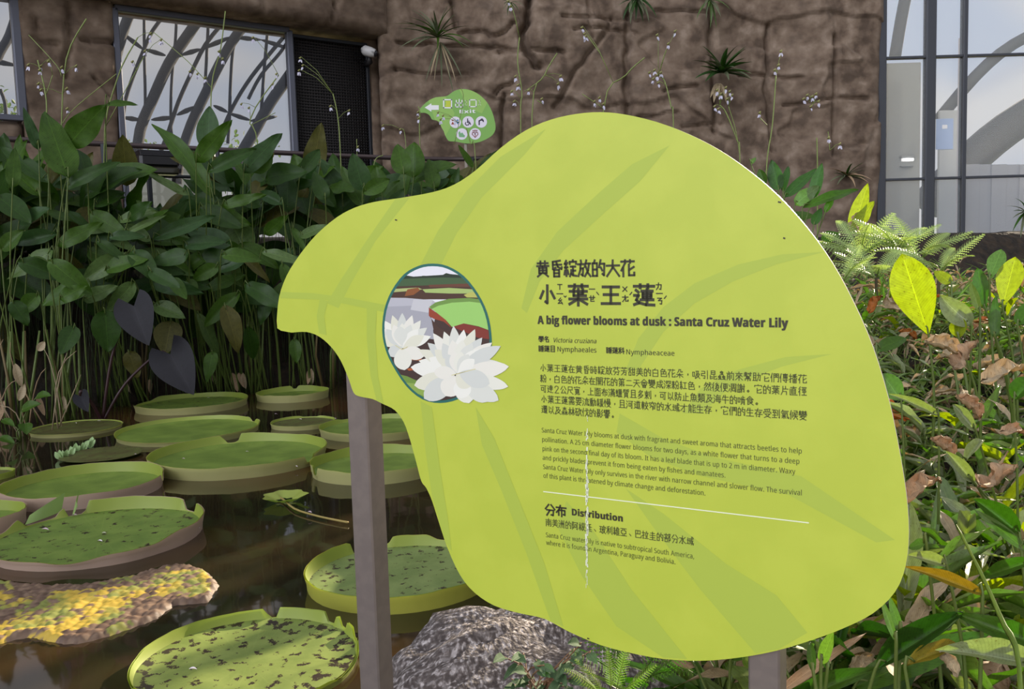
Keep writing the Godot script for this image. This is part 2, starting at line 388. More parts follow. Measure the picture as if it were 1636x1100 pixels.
var made_of := {
	"葉": [["cao", 0, 0, 100, 22], ["shi", 5, 22, 95, 58], ["mu", 0, 56, 100, 100]], "連": [["zou", 0, 0, 100, 100], ["che", 32, 2, 96, 78]], "蓮": [["cao", 0, 0, 100, 22], ["連", 0, 22, 100, 100]],
	"時": [["ri", 0, 8, 34, 92], ["tu", 40, 0, 100, 46], ["cun", 38, 44, 100, 100]], "定": [["mian", 0, 0, 100, 34], ["shu", 2, 34, 98, 100]], "綻": [["mi_si", 0, 0, 40, 100], ["定", 44, 0, 100, 100]],
	"放": [["fang", 0, 0, 50, 100], ["pu", 50, 0, 100, 100]], "分": [["ba", 0, 0, 100, 46], ["dao", 10, 44, 95, 100]], "芬": [["cao", 0, 0, 100, 24], ["分", 2, 24, 98, 100]], "芳": [["cao", 0, 0, 100, 24], ["fang", 4, 26, 96, 100]],
	"甜": [["she", 0, 0, 48, 100], ["gan", 52, 2, 100, 98]], "的": [["bai", 0, 0, 46, 100], ["shao", 50, 0, 100, 100]], "化": [["ren", 0, 0, 44, 100], ["bi", 42, 0, 100, 98]], "花": [["cao", 0, 0, 100, 24], ["化", 0, 26, 100, 100]],
	"朵": [["ji_top", 15, 0, 90, 44], ["mu", 0, 42, 100, 100]], "吸": [["kou", 0, 20, 32, 80], ["ji", 34, 4, 100, 100]], "引": [["gong_bow", 0, 4, 64, 98], ["gun", 64, 0, 110, 100]], "昆": [["ri", 15, 0, 85, 44], ["bi_two", 2, 48, 100, 100]],
	"蟲": [["chong", 24, 0, 76, 48], ["chong", 0, 50, 48, 100], ["chong", 52, 50, 100, 100]], "前": [["qian_top", 0, 0, 100, 28], ["yue", 4, 32, 52, 100], ["li_dao", 54, 32, 100, 100]], "圭": [["tu", 5, 0, 95, 48], ["tu", 0, 50, 100, 100]],
	"幫": [["圭", 0, 0, 50, 46], ["cun", 52, 0, 100, 46], ["bai", 24, 44, 76, 70], ["jin", 10, 62, 90, 100]], "助": [["qie", 0, 2, 50, 98], ["li", 50, 2, 100, 98]], "它": [["mian", 0, 0, 100, 36], ["bi", 14, 38, 92, 98]], "們": [["ren", 0, 0, 34, 100], ["men", 36, 2, 100, 100]],
	"傳": [["ren", 0, 0, 32, 100], ["zhuan", 34, 0, 100, 58], ["cun", 34, 58, 100, 100]], "番": [["fan", 0, 0, 100, 56], ["tian_field", 12, 58, 88, 100]], "播": [["shou", 0, 0, 34, 100], ["番", 36, 0, 100, 100]], "粉": [["mi", 0, 2, 44, 98], ["分", 46, 0, 100, 100]],
	"開": [["men", 0, 0, 100, 100], ["kai", 24, 48, 76, 98]], "第": [["zhu", 0, 0, 100, 34], ["di", 6, 34, 94, 100]], "會": [["hui", 0, 0, 100, 100], ["ri", 22, 72, 78, 100]], "變": [["yan", 33, 0, 67, 52], ["mi_si", 0, 0, 32, 54], ["mi_si", 68, 0, 100, 54], ["pu", 8, 52, 92, 100]],
	"深": [["shui_side", 0, 0, 30, 100], ["shen_top", 32, 0, 100, 44], ["mu", 34, 42, 100, 100]], "紅": [["mi_si", 0, 0, 44, 100], ["gong", 46, 6, 100, 96]], "後": [["chi", 0, 0, 38, 100], ["hou", 36, 0, 100, 100]], "便": [["ren", 0, 0, 32, 100], ["geng", 34, 0, 100, 100]],
	"凋": [["bing", 0, 0, 26, 100], ["zhou", 26, 0, 100, 100]], "謝": [["yan", 0, 0, 32, 100], ["shen_body", 32, 0, 66, 100], ["cun", 66, 0, 100, 100]], "徑": [["chi", 0, 0, 36, 100], ["jing", 38, 2, 100, 98]], "達": [["zou", 0, 0, 100, 100], ["da_in", 32, 0, 98, 80]],
	"寬": [["mian", 0, 0, 100, 28], ["cao", 12, 24, 88, 42], ["jian", 14, 44, 96, 100]], "滿": [["shui_side", 0, 0, 28, 100], ["man", 30, 0, 100, 100]], "蠟": [["chong", 0, 4, 40, 98], ["lie", 42, 0, 100, 100]], "質": [["jin_axe", 4, 0, 48, 40], ["jin_axe", 52, 0, 98, 40], ["bei", 14, 42, 86, 100]],
	"多": [["xi", 12, 0, 88, 54], ["xi", 4, 44, 96, 100]], "刺": [["ci", 0, 0, 60, 100], ["li_dao", 62, 0, 100, 100]], "防": [["fu", 0, 0, 40, 100], ["fang", 36, 0, 100, 100]], "類": [["mi", 0, 0, 46, 54], ["quan", 0, 50, 46, 100], ["ye", 48, 0, 100, 100]],
	"海": [["shui_side", 0, 0, 30, 100], ["mei_every", 30, 0, 100, 100]], "啃": [["kou", 0, 18, 30, 78], ["zhi_stop", 36, 0, 100, 42], ["yue", 40, 44, 96, 100]], "需": [["yu_rain", 2, 0, 98, 52], ["er_and", 4, 52, 96, 100]], "要": [["ya_west", 4, 0, 96, 46], ["nu", 0, 44, 100, 100]],
	"流": [["shui_side", 0, 0, 28, 100], ["liu", 30, 0, 100, 100]], "動": [["zhong", 0, 0, 56, 100], ["li", 54, 4, 100, 98]], "緩": [["mi_si", 0, 0, 38, 100], ["yuan", 40, 0, 100, 100]], "慢": [["xin", 0, 0, 28, 100], ["ri", 40, 0, 92, 34], ["si_eye", 34, 34, 98, 60], ["you", 34, 58, 100, 100]],
	"河": [["shui_side", 0, 0, 28, 100], ["ke", 30, 0, 100, 100]], "道": [["zou", 0, 0, 100, 100], ["shou_head", 34, 0, 96, 82]], "較": [["che", 0, 0, 46, 100], ["jiao", 48, 0, 100, 100]], "窄": [["xue", 0, 0, 100, 48], ["zha", 10, 44, 96, 100]],
	"域": [["tu", 0, 14, 34, 90], ["huo", 32, 0, 100, 100]], "能": [["si_mou", 2, 0, 48, 32], ["yue", 4, 34, 46, 100], ["bi", 52, 0, 100, 46], ["bi", 52, 52, 100, 98]], "受": [["shou_top", 0, 0, 100, 56], ["you", 8, 54, 94, 100]], "到": [["zhi_till", 0, 0, 62, 100], ["li_dao", 64, 0, 100, 100]],
	"氣": [["qi", 0, 0, 100, 100], ["mi", 10, 46, 66, 98]], "候": [["ren", 0, 0, 30, 100], ["hou_wait", 28, 0, 100, 100]], "遷": [["zou", 0, 0, 100, 100], ["ya_west", 36, 0, 96, 34], ["da", 34, 32, 98, 58], ["si_snake", 46, 58, 90, 82]],
	"森": [["mu", 20, 0, 80, 50], ["mu", 0, 48, 50, 100], ["mu", 50, 48, 100, 100]], "林": [["mu", 0, 0, 50, 100], ["mu", 50, 0, 100, 100]], "砍": [["shi_stone", 0, 0, 46, 100], ["qian_owe", 48, 0, 100, 100]], "伐": [["ren", 0, 0, 36, 100], ["ge", 32, 0, 100, 100]],
	"影": [["ri", 12, 0, 56, 34], ["jing_cap", 0, 34, 66, 100], ["shan", 64, 0, 100, 100]], "響": [["yao", 0, 0, 32, 52], ["gen", 34, 0, 64, 50], ["fu", 68, 0, 100, 54], ["yin", 6, 50, 94, 76], ["ri", 24, 76, 76, 100]],
	"洲": [["shui_side", 0, 0, 28, 100], ["zhou_state", 30, 0, 100, 100]], "阿": [["fu", 0, 0, 36, 100], ["ke", 34, 0, 100, 100]], "根": [["mu", 0, 0, 44, 100], ["gen", 46, 0, 100, 100]], "玻": [["wang", 0, 6, 40, 94], ["pi", 42, 0, 100, 100]],
	"利": [["he", 0, 0, 60, 100], ["li_dao", 60, 0, 100, 100]], "維": [["mi_si", 0, 0, 40, 100], ["zhui", 40, 0, 100, 100]], "拉": [["shou", 0, 0, 38, 100], ["li_stand", 38, 4, 100, 96]], "部": [["li_stand", 0, 0, 62, 56], ["kou", 8, 58, 54, 100], ["fu", 64, 0, 100, 100]],
	"學": [["xue_top", 0, 0, 100, 58], ["zi", 8, 56, 92, 100]], "名": [["xi", 2, 0, 88, 62], ["kou", 34, 52, 94, 100]], "睡": [["mu_eye", 0, 4, 34, 96], ["chui", 36, 0, 100, 100]], "科": [["he", 0, 0, 50, 100], ["dou", 48, 0, 100, 100]], "昏": [["shi_clan", 4, 0, 96, 56], ["ri", 22, 56, 80, 100]],
	"，": [["comma", 0, 0, 100, 100]], "。": [["stop", 0, 0, 100, 100]], "、": [["pause", 0, 0, 100, 100]],
	"小": "xiao", "王": "wang", "在": "zai", "黃": "huang", "美": "mei", "白": "bai", "色": "se", "來": "lai", "二": "er", "天": "tian", "成": "cheng", "然": "ran", "片": "pian", "直": "zhi", "可": "ke", "2": "two", "公": "gong_pub", "尺": "chi_foot", "上": "shang", "面": "mian_face",
	"布": "bu", "且": "qie", "以": "yi", "止": "zhi_stop", "魚": "yu", "及": "ji", "牛": "niu", "食": "shi_eat", "水": "shui", "才": "cai", "生": "sheng", "存": "cun_be", "南": "nan", "廷": "ting", "亞": "ya", "巴": "ba_place", "目": "mu_eye", "大": "da", "出": "chu", "口": "kou",
}

func glyph(c: String, box: Rect2) -> Array:
	# polylines of the character c within box (y down)
	var out = []
	var d = made_of.get(c)
	if d is Array:
		for e in d:
			var p = Vector2(e[1], e[2]) / 100.0
			var q = Vector2(e[3], e[4]) / 100.0
			out += glyph(e[0], Rect2(box.position + p * box.size, (q - p) * box.size))
		return out
	var s = strokes.get(d if d else c)
	if s == null:
		return out
	for line in s.split("; "):
		var pts = []
		for p in line.split(" "):
			var v = p.split(",")
			pts.append(box.position + Vector2(float(v[0]), float(v[1])) / 100.0 * box.size)
		out.append(pts)
	return out
# ---------------------------------------------------------------- the leaf-shaped information sign
var sx: Vector3
var sn: Vector3
var s_at: Vector3     # where the panel's face is
var s_o: Vector3      # the sign's base

func loc(x, y) -> Vector2:
	var p = on_plane(x, y, s_at, sn) - s_o
	return Vector2(p.dot(sx), p.y)

func locs(list: Array) -> PackedVector2Array:
	var out = PackedVector2Array()
	for p in list: out.append(loc(p.x, p.y))
	return out

func pts2(flat: Array) -> Array:
	var out = []
	for i in range(0, flat.size(), 2): out.append(Vector2(flat[i], flat[i + 1]))
	return out

func ink(c: Color) -> StandardMaterial3D:
	return mat(c, 0.5)

func latin(parent, text: String, font: Font, p0: Vector2, p1: Vector2, cap: float, m, z := 0.0006, slant := 0.0, fat := 0.0):
	var t = TextMesh.new()
	t.text = text
	t.font = font
	t.font_size = 64
	t.pixel_size = 0.01
	t.depth = 0.0
	t.curve_step = 1.5
	t.horizontal_alignment = HORIZONTAL_ALIGNMENT_LEFT
	t.vertical_alignment = VERTICAL_ALIGNMENT_CENTER
	var arrays = t.get_mesh_arrays()
	var v: PackedVector3Array = arrays[Mesh.ARRAY_VERTEX]
	var x0 = 1e9
	var x1 = -1e9
	for q in v:
		x0 = minf(x0, q.x)
		x1 = maxf(x1, q.x)
	var h = TextMesh.new()
	h.text = "H"
	h.font = font
	h.font_size = 64
	h.pixel_size = 0.01
	h.depth = 0.0
	h.vertical_alignment = VERTICAL_ALIGNMENT_CENTER
	var hb = h.get_aabb()
	var a = loc(p0.x, p0.y)
	var b = loc(p1.x, p1.y)
	var ky = (loc(p0.x, p0.y - cap).y - a.y) / hb.size.y
	var kx = (b - a).length() / (x1 - x0)
	var out = PackedVector3Array()
	var normals = PackedVector3Array()
	var index = PackedInt32Array()
	var given: PackedInt32Array = arrays[Mesh.ARRAY_INDEX]
	# heavy lettering: the same outlines set again a hair apart
	for shift in ([Vector3.ZERO] if fat == 0.0 else [Vector3(-fat, fat * 0.6, 0), Vector3(fat, fat * 0.6, 0.00001), Vector3(-fat, -fat * 0.6, 0.00002), Vector3(fat, -fat * 0.6, 0.00003)]):
		var first = out.size()
		for q in v:
			var y = (q.y - hb.position.y) * ky
			out.append(Vector3(a.x + (q.x - x0) * kx + y * slant, a.y + y + (b.y - a.y) * (q.x - x0) / (x1 - x0), z) + shift)
			normals.append(Vector3.BACK)
		for q in given: index.append(q + first)
	var am = ArrayMesh.new()
	var arr = []
	arr.resize(Mesh.ARRAY_MAX)
	arr[Mesh.ARRAY_VERTEX] = out
	arr[Mesh.ARRAY_NORMAL] = normals
	arr[Mesh.ARRAY_INDEX] = index
	am.add_surface_from_arrays(Mesh.PRIMITIVE_TRIANGLES, arr)
	return put(am, "text_line", m, parent)

func drawn_line(parent, text: String, p0: Vector2, p1: Vector2, h: float, w: float, m, fill := 0.9, z := 0.0006):
	var st = SurfaceTool.new()
	st.begin(Mesh.PRIMITIVE_TRIANGLES)
	var a = loc(p0.x, p0.y)
	var b = loc(p1.x, p1.y)
	var hh = loc(p0.x, p0.y - h).y - a.y
	var ww = hh * w / h
	var cell = (b.x - a.x) / text.length()
	for i in text.length():
		var x = a.x + cell * (i + 0.5 - fill * 0.5)
		var y = a.y + (b.y - a.y) * (i + 0.5) / text.length()
		for line in glyph(text[i], Rect2(x, 0, cell * fill, hh)):
			var flipped = []
			for p in line: flipped.append(Vector2(p.x, y + hh - p.y))
			stroke_into(st, flipped, ww, z + 0.00001 * (i % 3))
	return put(st.commit(), "text_line", m, parent)

func one_glyph(st, c: String, x0, y0, x1, y1, w, z := 0.0006):
	for line in glyph(c, Rect2(x0, y0, x1 - x0, y1 - y0)):
		var l = []
		for p in line: l.append(loc(p.x, p.y))
		stroke_into(st, l, w, z)

func lin(r, g, b) -> Color:
	return c8(r, g, b).srgb_to_linear()

func petal(c: Vector2, ang: float, len_: float, wid: float, pointed: float) -> Array:
	var out = []
	var d = Vector2(cos(ang), sin(ang))
	var s = Vector2(-d.y, d.x)
	for i in 13:
		var t = i / 12.0
		var k = pow(sin(PI * pow(t, 1.15)), lerpf(0.6, 1.0, pointed))
		out.append(c + d * len_ * t + s * wid * 0.5 * k)
	for i in range(11, 0, -1):
		var t = i / 12.0
		var k = pow(sin(PI * pow(t, 1.15)), lerpf(0.6, 1.0, pointed))
		out.append(c + d * len_ * t - s * wid * 0.5 * k)
	return out

func build_sign():
	var yaw = deg_to_rad(29.3)
	sx = Vector3(cos(yaw), 0, sin(yaw))
	sn = Vector3(-sin(yaw), 0, cos(yaw))
	s_at = at(950, 620, 1.5)
	s_o = Vector3(s_at.x, 0.0, s_at.z)
	var sign_ = thing("information_sign", s_o, "large lime-green leaf-shaped information sign on two grey-brown metal posts", "sign")
	sign_.basis = Basis(sx, Vector3.UP, sn)
	var outline = pts2([442, 512, 446, 474, 458, 440, 478, 408, 505, 375, 538, 347, 568, 331, 600, 322, 640, 316, 690, 307, 725, 295, 760, 272, 800, 236, 840, 208, 880, 191, 920, 182, 960, 179, 1000, 183, 1050, 195, 1100, 214, 1150, 240, 1200, 275, 1245, 314, 1290, 364, 1330, 420, 1365, 485, 1395, 555, 1420, 638, 1437, 720, 1448, 790, 1452, 850, 1447, 903, 1430, 945, 1395, 979, 1350, 1002, 1300, 1021, 1240, 1039, 1180, 1050, 1120, 1055, 1060, 1052, 1010, 1043, 960, 1030, 910, 1009, 870, 988, 830, 979, 790, 967, 758, 946, 735, 918, 715, 875, 700, 830, 690, 799, 681, 779, 673, 768, 665, 738, 655, 702, 645, 674, 631, 655, 612, 645, 595, 637, 575, 633, 565, 627, 557, 605, 545, 577, 530, 555, 511, 538, 490, 530, 466, 531, 451, 534, 449, 528, 443, 524])
	var smooth_line = smooth(outline.slice(0, outline.size() - 3), 3)
	smooth_line += [Vector2(449, 528), Vector2(443, 524)]
	var poly = locs(smooth_line)
	put(extrude(poly, -0.005, -0.0001), "panel_edge", mat(c8(196, 190, 186), 0.4), sign_)
	var face = SurfaceTool.new()
	face.begin(Mesh.PRIMITIVE_TRIANGLES)
	flat_into(face, poly, 0.0)
	var skin = StandardMaterial3D.new()
	skin.albedo_texture = noise_tex(5, 0.02, [c8(183, 197, 66), c8(188, 201, 70)], [0.3, 0.7], 256)
	skin.uv1_triplanar = true
	skin.uv1_scale = Vector3.ONE * 1.3
	skin.roughness = 0.42
	var face_ = put(face.commit(), "panel_face", skin, sign_)
	tag(face_, "matt lime-green printed face")
	# printed leaf veins, one tone darker
	var vein = ink(c8(172, 190, 70))
	var veins = [
		[632, 317, 655, 315, 600, 385, 561, 452, 541, 492, 522, 484, 545, 446, 585, 385],
		[872, 206, 838, 247, 770, 315, 730, 372, 700, 432, 668, 430, 700, 368, 745, 305, 800, 250],
		[1070, 232, 1022, 290, 960, 345, 900, 400, 862, 450, 842, 500, 833, 492, 848, 430, 890, 370, 960, 305, 1010, 262],
		[1318, 402, 1240, 422, 1170, 450, 1110, 484, 1060, 530, 1020, 590, 1000, 590, 1020, 540, 1060, 490, 1110, 452, 1180, 422, 1250, 406],
		[1330, 565, 1250, 585, 1170, 615, 1120, 660, 1090, 660, 1120, 620, 1180, 590, 1255, 570],
		[990, 660, 1060, 700, 1140, 730, 1280, 760, 1430, 862, 1400, 866, 1260, 790, 1120, 760, 1040, 730, 985, 690],
		[1000, 780, 1060, 820, 1160, 900, 1240, 950, 1290, 1010, 1245, 1036, 1207, 1043, 1118, 940, 1050, 850],
		[905, 800, 950, 850, 1008, 940, 1098, 1052, 1060, 1050, 985, 1000, 930, 920, 890, 840],
		[448, 466, 500, 468, 560, 476, 622, 488, 622, 500, 560, 487, 524, 479, 500, 478, 448, 476],
		[524, 480, 518, 505, 522, 535, 510, 532, 506, 505, 511, 478],
		[602, 495, 600, 540, 604, 600, 616, 660, 604, 648, 592, 600, 586, 540, 586, 490],
		[672, 640, 690, 650, 702, 740, 716, 830, 722, 880, 712, 866, 690, 790, 680, 720],
		[760, 650, 790, 700, 830, 800, 870, 900, 900, 1000, 880, 992, 840, 880, 800, 780, 770, 710],
	]
	for i in veins.size():
		var st = SurfaceTool.new()
		st.begin(Mesh.PRIMITIVE_TRIANGLES)
		var raw = locs(smooth(pts2(veins[i]), 1, true))
		for piece in Geometry2D.intersect_polygons(raw, poly):
			flat_into(st, piece, 0.00008 + i * 0.00002)
		put(st.commit(), "printed_vein", vein, face_)
	# the lettering
	var reg = SystemFont.new()
	reg.font_names = PackedStringArray(["Droid Sans"])
	var bold = SystemFont.new()
	bold.font_names = PackedStringArray(["Droid Sans"])
	bold.font_weight = 700
	var dark = ink(c8(52, 50, 28))
	var olive = ink(c8(78, 84, 34))
	drawn_line(face_, "黃昏綻放的大花", Vector2(857, 442), Vector2(1015, 441.5), 26, 3.3, dark, 0.92)
	var st = SurfaceTool.new()
	for e in [["小", 860, 453, 889, 487], ["葉", 908, 453, 940, 488], ["王", 960, 454, 992, 488], ["蓮", 1012, 453, 1046, 489]]:
		st = SurfaceTool.new()
		st.begin(Mesh.PRIMITIVE_TRIANGLES)
		one_glyph(st, e[0], e[1], e[2], e[3], e[4], 0.0047)
		put(st.commit(), "title_character", dark, face_)
	for e in [["sound_x", 890, 453, 899, 463], ["sound_i", 889, 464, 900, 474], ["sound_ao", 890, 475, 900, 486], ["tone_dip", 901, 472, 905, 475], ["sound_i", 941, 456, 951, 467], ["sound_eh", 941, 471, 951, 482], ["tone_fall", 953, 466, 957, 471],
			["sound_u", 994, 457, 1003, 466], ["sound_ang", 994, 471, 1004, 482], ["tone_rise", 1006, 466, 1010, 471], ["sound_l", 1048, 451, 1058, 463], ["sound_i", 1048, 463, 1059, 474], ["sound_an", 1049, 475, 1059, 486], ["tone_rise", 1061, 472, 1065, 477]]:
		st = SurfaceTool.new()
		st.begin(Mesh.PRIMITIVE_TRIANGLES)
		one_glyph(st, e[0], e[1], e[2], e[3], e[4], 0.0017)
		put(st.commit(), "phonetic_mark", dark, face_)
	latin(face_, "A big flower blooms at dusk : Santa Cruz Water Lily", bold, Vector2(859.4, 517), Vector2(1259, 522.6), 12.4, dark, 0.0006, 0.0, 0.0005)
	drawn_line(face_, "學名", Vector2(860.5, 546), Vector2(878, 546.4), 9.5, 1.3, dark, 0.94)
	latin(face_, "Victoria cruziana", reg, Vector2(883.4, 546.4), Vector2(952.4, 548.2), 7.2, dark, 0.0006, 0.2)
	drawn_line(face_, "睡蓮目", Vector2(860.5, 561.4), Vector2(888, 562), 10, 1.3, dark, 0.94)
	latin(face_, "Nymphaeales", reg, Vector2(890.8, 561.2), Vector2(953, 562.8), 8, dark)
	drawn_line(face_, "睡蓮科", Vector2(968.5, 564), Vector2(998, 565), 10, 1.3, dark, 0.94)
	latin(face_, "Nymphaeaceae", reg, Vector2(1000.8, 565.6), Vector2(1077.7, 568), 8, dark)
	for e in [["小葉王蓮在黃昏時綻放芬芳甜美的白色花朵，吸引昆蟲前來幫助它們傳播花", 862.5, 593.2, 1289.5, 612.4], ["粉，白色的花朵在開花的第二天會變成深粉紅色，然後便凋謝。它的葉片直徑", 862.8, 610.2, 1289.5, 632.2],
			["可達2公尺寬，上面布滿蠟質且多刺，可以防止魚類及海牛的啃食。", 863.4, 626.6, 1218, 648], ["小葉王蓮需要流動緩慢，且河道較窄的水域才能生存，它們的生存受到氣候變", 864, 643, 1290, 671], ["遷以及森林砍伐的影響。", 864.6, 659.6, 987, 668.5], ["南美洲的阿根廷、玻利維亞、巴拉圭的部分水域", 871.5, 839.5, 1109, 871]]:
		drawn_line(face_, e[0], Vector2(e[1], e[2]), Vector2(e[3], e[4]), 12.6, 1.15, olive, 0.9)
	for e in [["Santa Cruz Water Lily blooms at dusk with fragrant and sweet aroma that attracts beetles to help", 865.8, 690.2, 1281, 724.2], ["pollination. A 25 cm diameter flower blooms for two days, as a white flower that turns to a deep", 866.4, 704.9, 1277.2, 740.7],
			["pink on the second final day of its bloom. It has a leaf blade that is up to 2 m in diameter. Waxy", 867, 719.6, 1270.7, 756.8], ["and prickly blades prevent it from being eaten by fishes and manatees.", 867.3, 733.9, 1159, 762.5], ["Santa Cruz Water Lily only survives in the river with narrow channel and slower flow. The survival", 867.9, 748.6, 1281, 790.9],
			["of this plant is threatened by climate change and deforestation.", 868.5, 762.7, 1127, 791], ["Santa Cruz water lily is native to subtropical South America,", 872.3, 857.2, 1109, 892], ["where it is found in Argentina, Paraguay and Bolivia.", 872.9, 869.5, 1079.1, 900.8]]:
		latin(face_, e[0], reg, Vector2(e[1], e[2]), Vector2(e[3], e[4]), 7.4, olive)
	drawn_line(face_, "分布", Vector2(870.5, 822.5), Vector2(906, 825.5), 18, 2.7, dark, 0.92)
	latin(face_, "Distribution", bold, Vector2(914.2, 822.3), Vector2(995, 832.6), 10.2, dark, 0.0006, 0.0, 0.0004)
	st = SurfaceTool.new()
	st.begin(Mesh.PRIMITIVE_TRIANGLES)
	stroke_into(st, [loc(868.8, 784.7), loc(1291.8, 834.6)], 0.0018, 0.0006)
	tag(put(st.commit(), "divider_line", ink(c8(235, 240, 205)), face_), "thin white printed dividing line")
	# the long scratch that shows the white under the print
	st = SurfaceTool.new()
	st.begin(Mesh.PRIMITIVE_TRIANGLES)
	var y = 664.0
	while y < 936:
		var l = rng.randf_range(3, 9)
		var wide = 0.0008 + 0.0034 * exp(-pow((y - 775.0) / 70.0, 2.0)) * rng.randf_range(0.4, 1.2) + (0.0016 if y > 825 and y < 912 else 0.0)
		var x = 938.0 + rng.randf_range(-1.0, 1.0) - (0.6 if y > 850 else 0.0)
		if rng.randf() < 0.86:
			stroke_into(st, [loc(x, y), loc(x + rng.randf_range(-1, 1), y + l)], wide, 0.00075)
		y += l * 0.8
	tag(put(st.commit(), "scratch", ink(c8(228, 232, 205)), face_), "long ragged white scratch down the print")
	for e in [[1245.5, 322.5, 1.6], [633, 351, 1.1], [1253, 380, 0.8], [940, 1019, 1.0]]:
		st = SurfaceTool.new()
		st.begin(Mesh.PRIMITIVE_TRIANGLES)
		stroke_into(st, [loc(e[0] - e[2], e[1]), loc(e[0] + e[2], e[1] + 0.5)], 0.0022, 0.0007)
		put(st.commit(), "dirt_speck", ink(c8(60, 55, 30)), face_)
	photo_print(face_)
	# posts: square tubes behind the panel
	var post = StandardMaterial3D.new()
	post.albedo_texture = noise_tex(9, 0.05, [c8(122, 112, 108), c8(128, 118, 113)], [0.3, 0.7], 256)
	post.uv1_triplanar = true
	post.uv1_scale = Vector3(2, 2, 2)
	post.roughness = 0.4
	post.metallic = 0.35
	for e in [[585, 760, 0.049, 1.25], [1240, 1040, 0.049, 1.3]]:
		var q = loc(e[0], e[1])
		# the right front edge of the tube is what the pixel shows
		var top = e[3]
		var o = put(rounded_box(Vector3(e[2], top + 0.5, e[2]), 0.003), "post", post, sign_)
		o.position = Vector3(q.x - e[2] * 0.5 + 0.004, (top - 0.5) * 0.5, -0.0055 - e[2] * 0.5)

func photo_print(sign_):
	# the small photograph printed on the panel: an oval of pond, pads and two white flowers
	var Z = func(list): # from the close view of the print to frame pixels
		var out = []
		for p in list: out.append(Vector2(590, 400) + p / 4.232)
		return out
	var oval = smooth(pts2([88, 540, 102, 400, 150, 275, 235, 160, 335, 103, 430, 88, 530, 105, 640, 172, 735, 290, 798, 420, 826, 560, 824, 690, 780, 830, 700, 940, 600, 1005, 480, 1030, 360, 1005, 250, 915, 155, 770, 108, 660]), 3, true)
	var inner = []
	for p in oval: inner.append(Vector2(455, 560) + (p - Vector2(455, 560)) * Vector2(0.955, 0.962))
	var clip = locs(Z.call(inner))
	var st = SurfaceTool.new()
	st.begin(Mesh.PRIMITIVE_TRIANGLES)
	flat_into(st, locs(Z.call(oval)), 0.0004, lin(38, 104, 96))
	var layer = 0.00045
	var scene_ = [
		[[60, 60, 860, 60, 860, 1060, 60, 1060], [66, 46, 42]],
		[[60, 60, 860, 60, 860, 400, 60, 400], [232, 232, 240]],
		[[100, 190, 200, 190, 250, 172, 300, 178, 345, 182, 360, 170, 430, 172, 500, 166, 520, 154, 550, 160, 590, 162, 640, 172, 800, 230, 800, 300, 100, 300], [66, 92, 56]],
		[[100, 186, 250, 168, 300, 176, 500, 164, 520, 152, 545, 158, 640, 170, 640, 185, 500, 182, 250, 190, 100, 205], [38, 52, 38]],
		[[100, 245, 400, 235, 700, 225, 800, 240, 820, 330, 100, 330], [74, 48, 34]],
		[[120, 262, 330, 250, 360, 262, 250, 275, 130, 284], [176, 186, 120]],
		[[260, 262, 330, 250, 345, 268, 300, 300, 240, 308, 250, 280], [140, 82, 40]],
		[[360, 262, 540, 252, 700, 262, 720, 290, 540, 290, 380, 284], [168, 190, 112]],
		[[400, 232, 690, 222, 700, 244, 410, 248], [104, 62, 46]],
		[[640, 300, 690, 280, 745, 285, 750, 318, 660, 316], [186, 186, 96]],
		[[90, 318, 250, 320, 430, 335, 460, 360, 430, 560, 90, 560], [186, 186, 196]],
		[[90, 380, 300, 372, 420, 420, 440, 600, 90, 560], [168, 168, 178]],
		[[300, 330, 430, 336, 400, 420, 280, 400], [200, 200, 206]],
		[[405, 380, 405, 440, 470, 520, 560, 560, 840, 640, 840, 760, 480, 760, 440, 560], [72, 48, 42]],
		[[404, 384, 404, 442, 440, 462, 505, 480, 560, 525, 520, 470, 470, 430], [150, 62, 38]],
		[[560, 515, 640, 492, 740, 515, 830, 545, 830, 600, 740, 590, 660, 556], [128, 48, 36]],
		[[408, 380, 450, 350, 540, 326, 680, 320, 790, 335, 830, 420, 830, 545, 740, 512, 640, 492, 560, 516, 520, 470, 470, 430], [156, 206, 108]],
		[[408, 380, 450, 350, 540, 326, 680, 320, 790, 335, 800, 360, 680, 345, 560, 352, 470, 372, 420, 396], [112, 150, 70]],
		[[140, 740, 340, 700, 420, 790, 620, 900, 640, 1040, 100, 1040], [66, 46, 42]],
		[[280, 705, 345, 700, 360, 745, 290, 740], [170, 98, 52]],
		[[255, 800, 310, 785, 320, 805, 270, 812], [176, 92, 48]],
		[[180, 830, 260, 850, 380, 905, 420, 960, 470, 1030, 280, 1010], [112, 146, 60]],
		[[230, 890, 330, 900, 400, 960, 380, 985, 280, 950], [142, 170, 78]],
	]
	for e in scene_:
		for piece in Geometry2D.intersect_polygons(locs(Z.call(pts2(e[0]))), clip):
			flat_into(st, piece, layer, lin(e[1][0], e[1][1], e[1][2]))
		layer += 0.00002
	var whites = [[232, 232, 220], [220, 222, 214], [238, 238, 230], [226, 225, 208], [212, 215, 210], [234, 232, 222]]
	var n = 0
	# [centre, angle, length, width, pointed]; angles in degrees, y down
	var petals = []
	for i in 9: petals.append([Vector2(225, 650), -160 + i * 17.5, 230 - absf(i - 4) * 6, 70, 0.85])
	for i in 7: petals.append([Vector2(225, 660), -150 + i * 20, 170, 74, 0.8])
	petals += [[Vector2(225, 650), 150, 110, 80, 0.2], [Vector2(230, 665), 20, 150, 90, 0.3], [Vector2(215, 660), 80, 150, 120, 0.0], [Vector2(220, 640), -95, 130, 90, 0.5]]
	for i in 12: petals.append([Vector2(600, 800), -168 + i * 14.5, 270 + (24 if i % 2 else 0), 84, 0.85])
	for i in 8: petals.append([Vector2(600, 815), -155 + i * 18.5, 215, 92, 0.75])
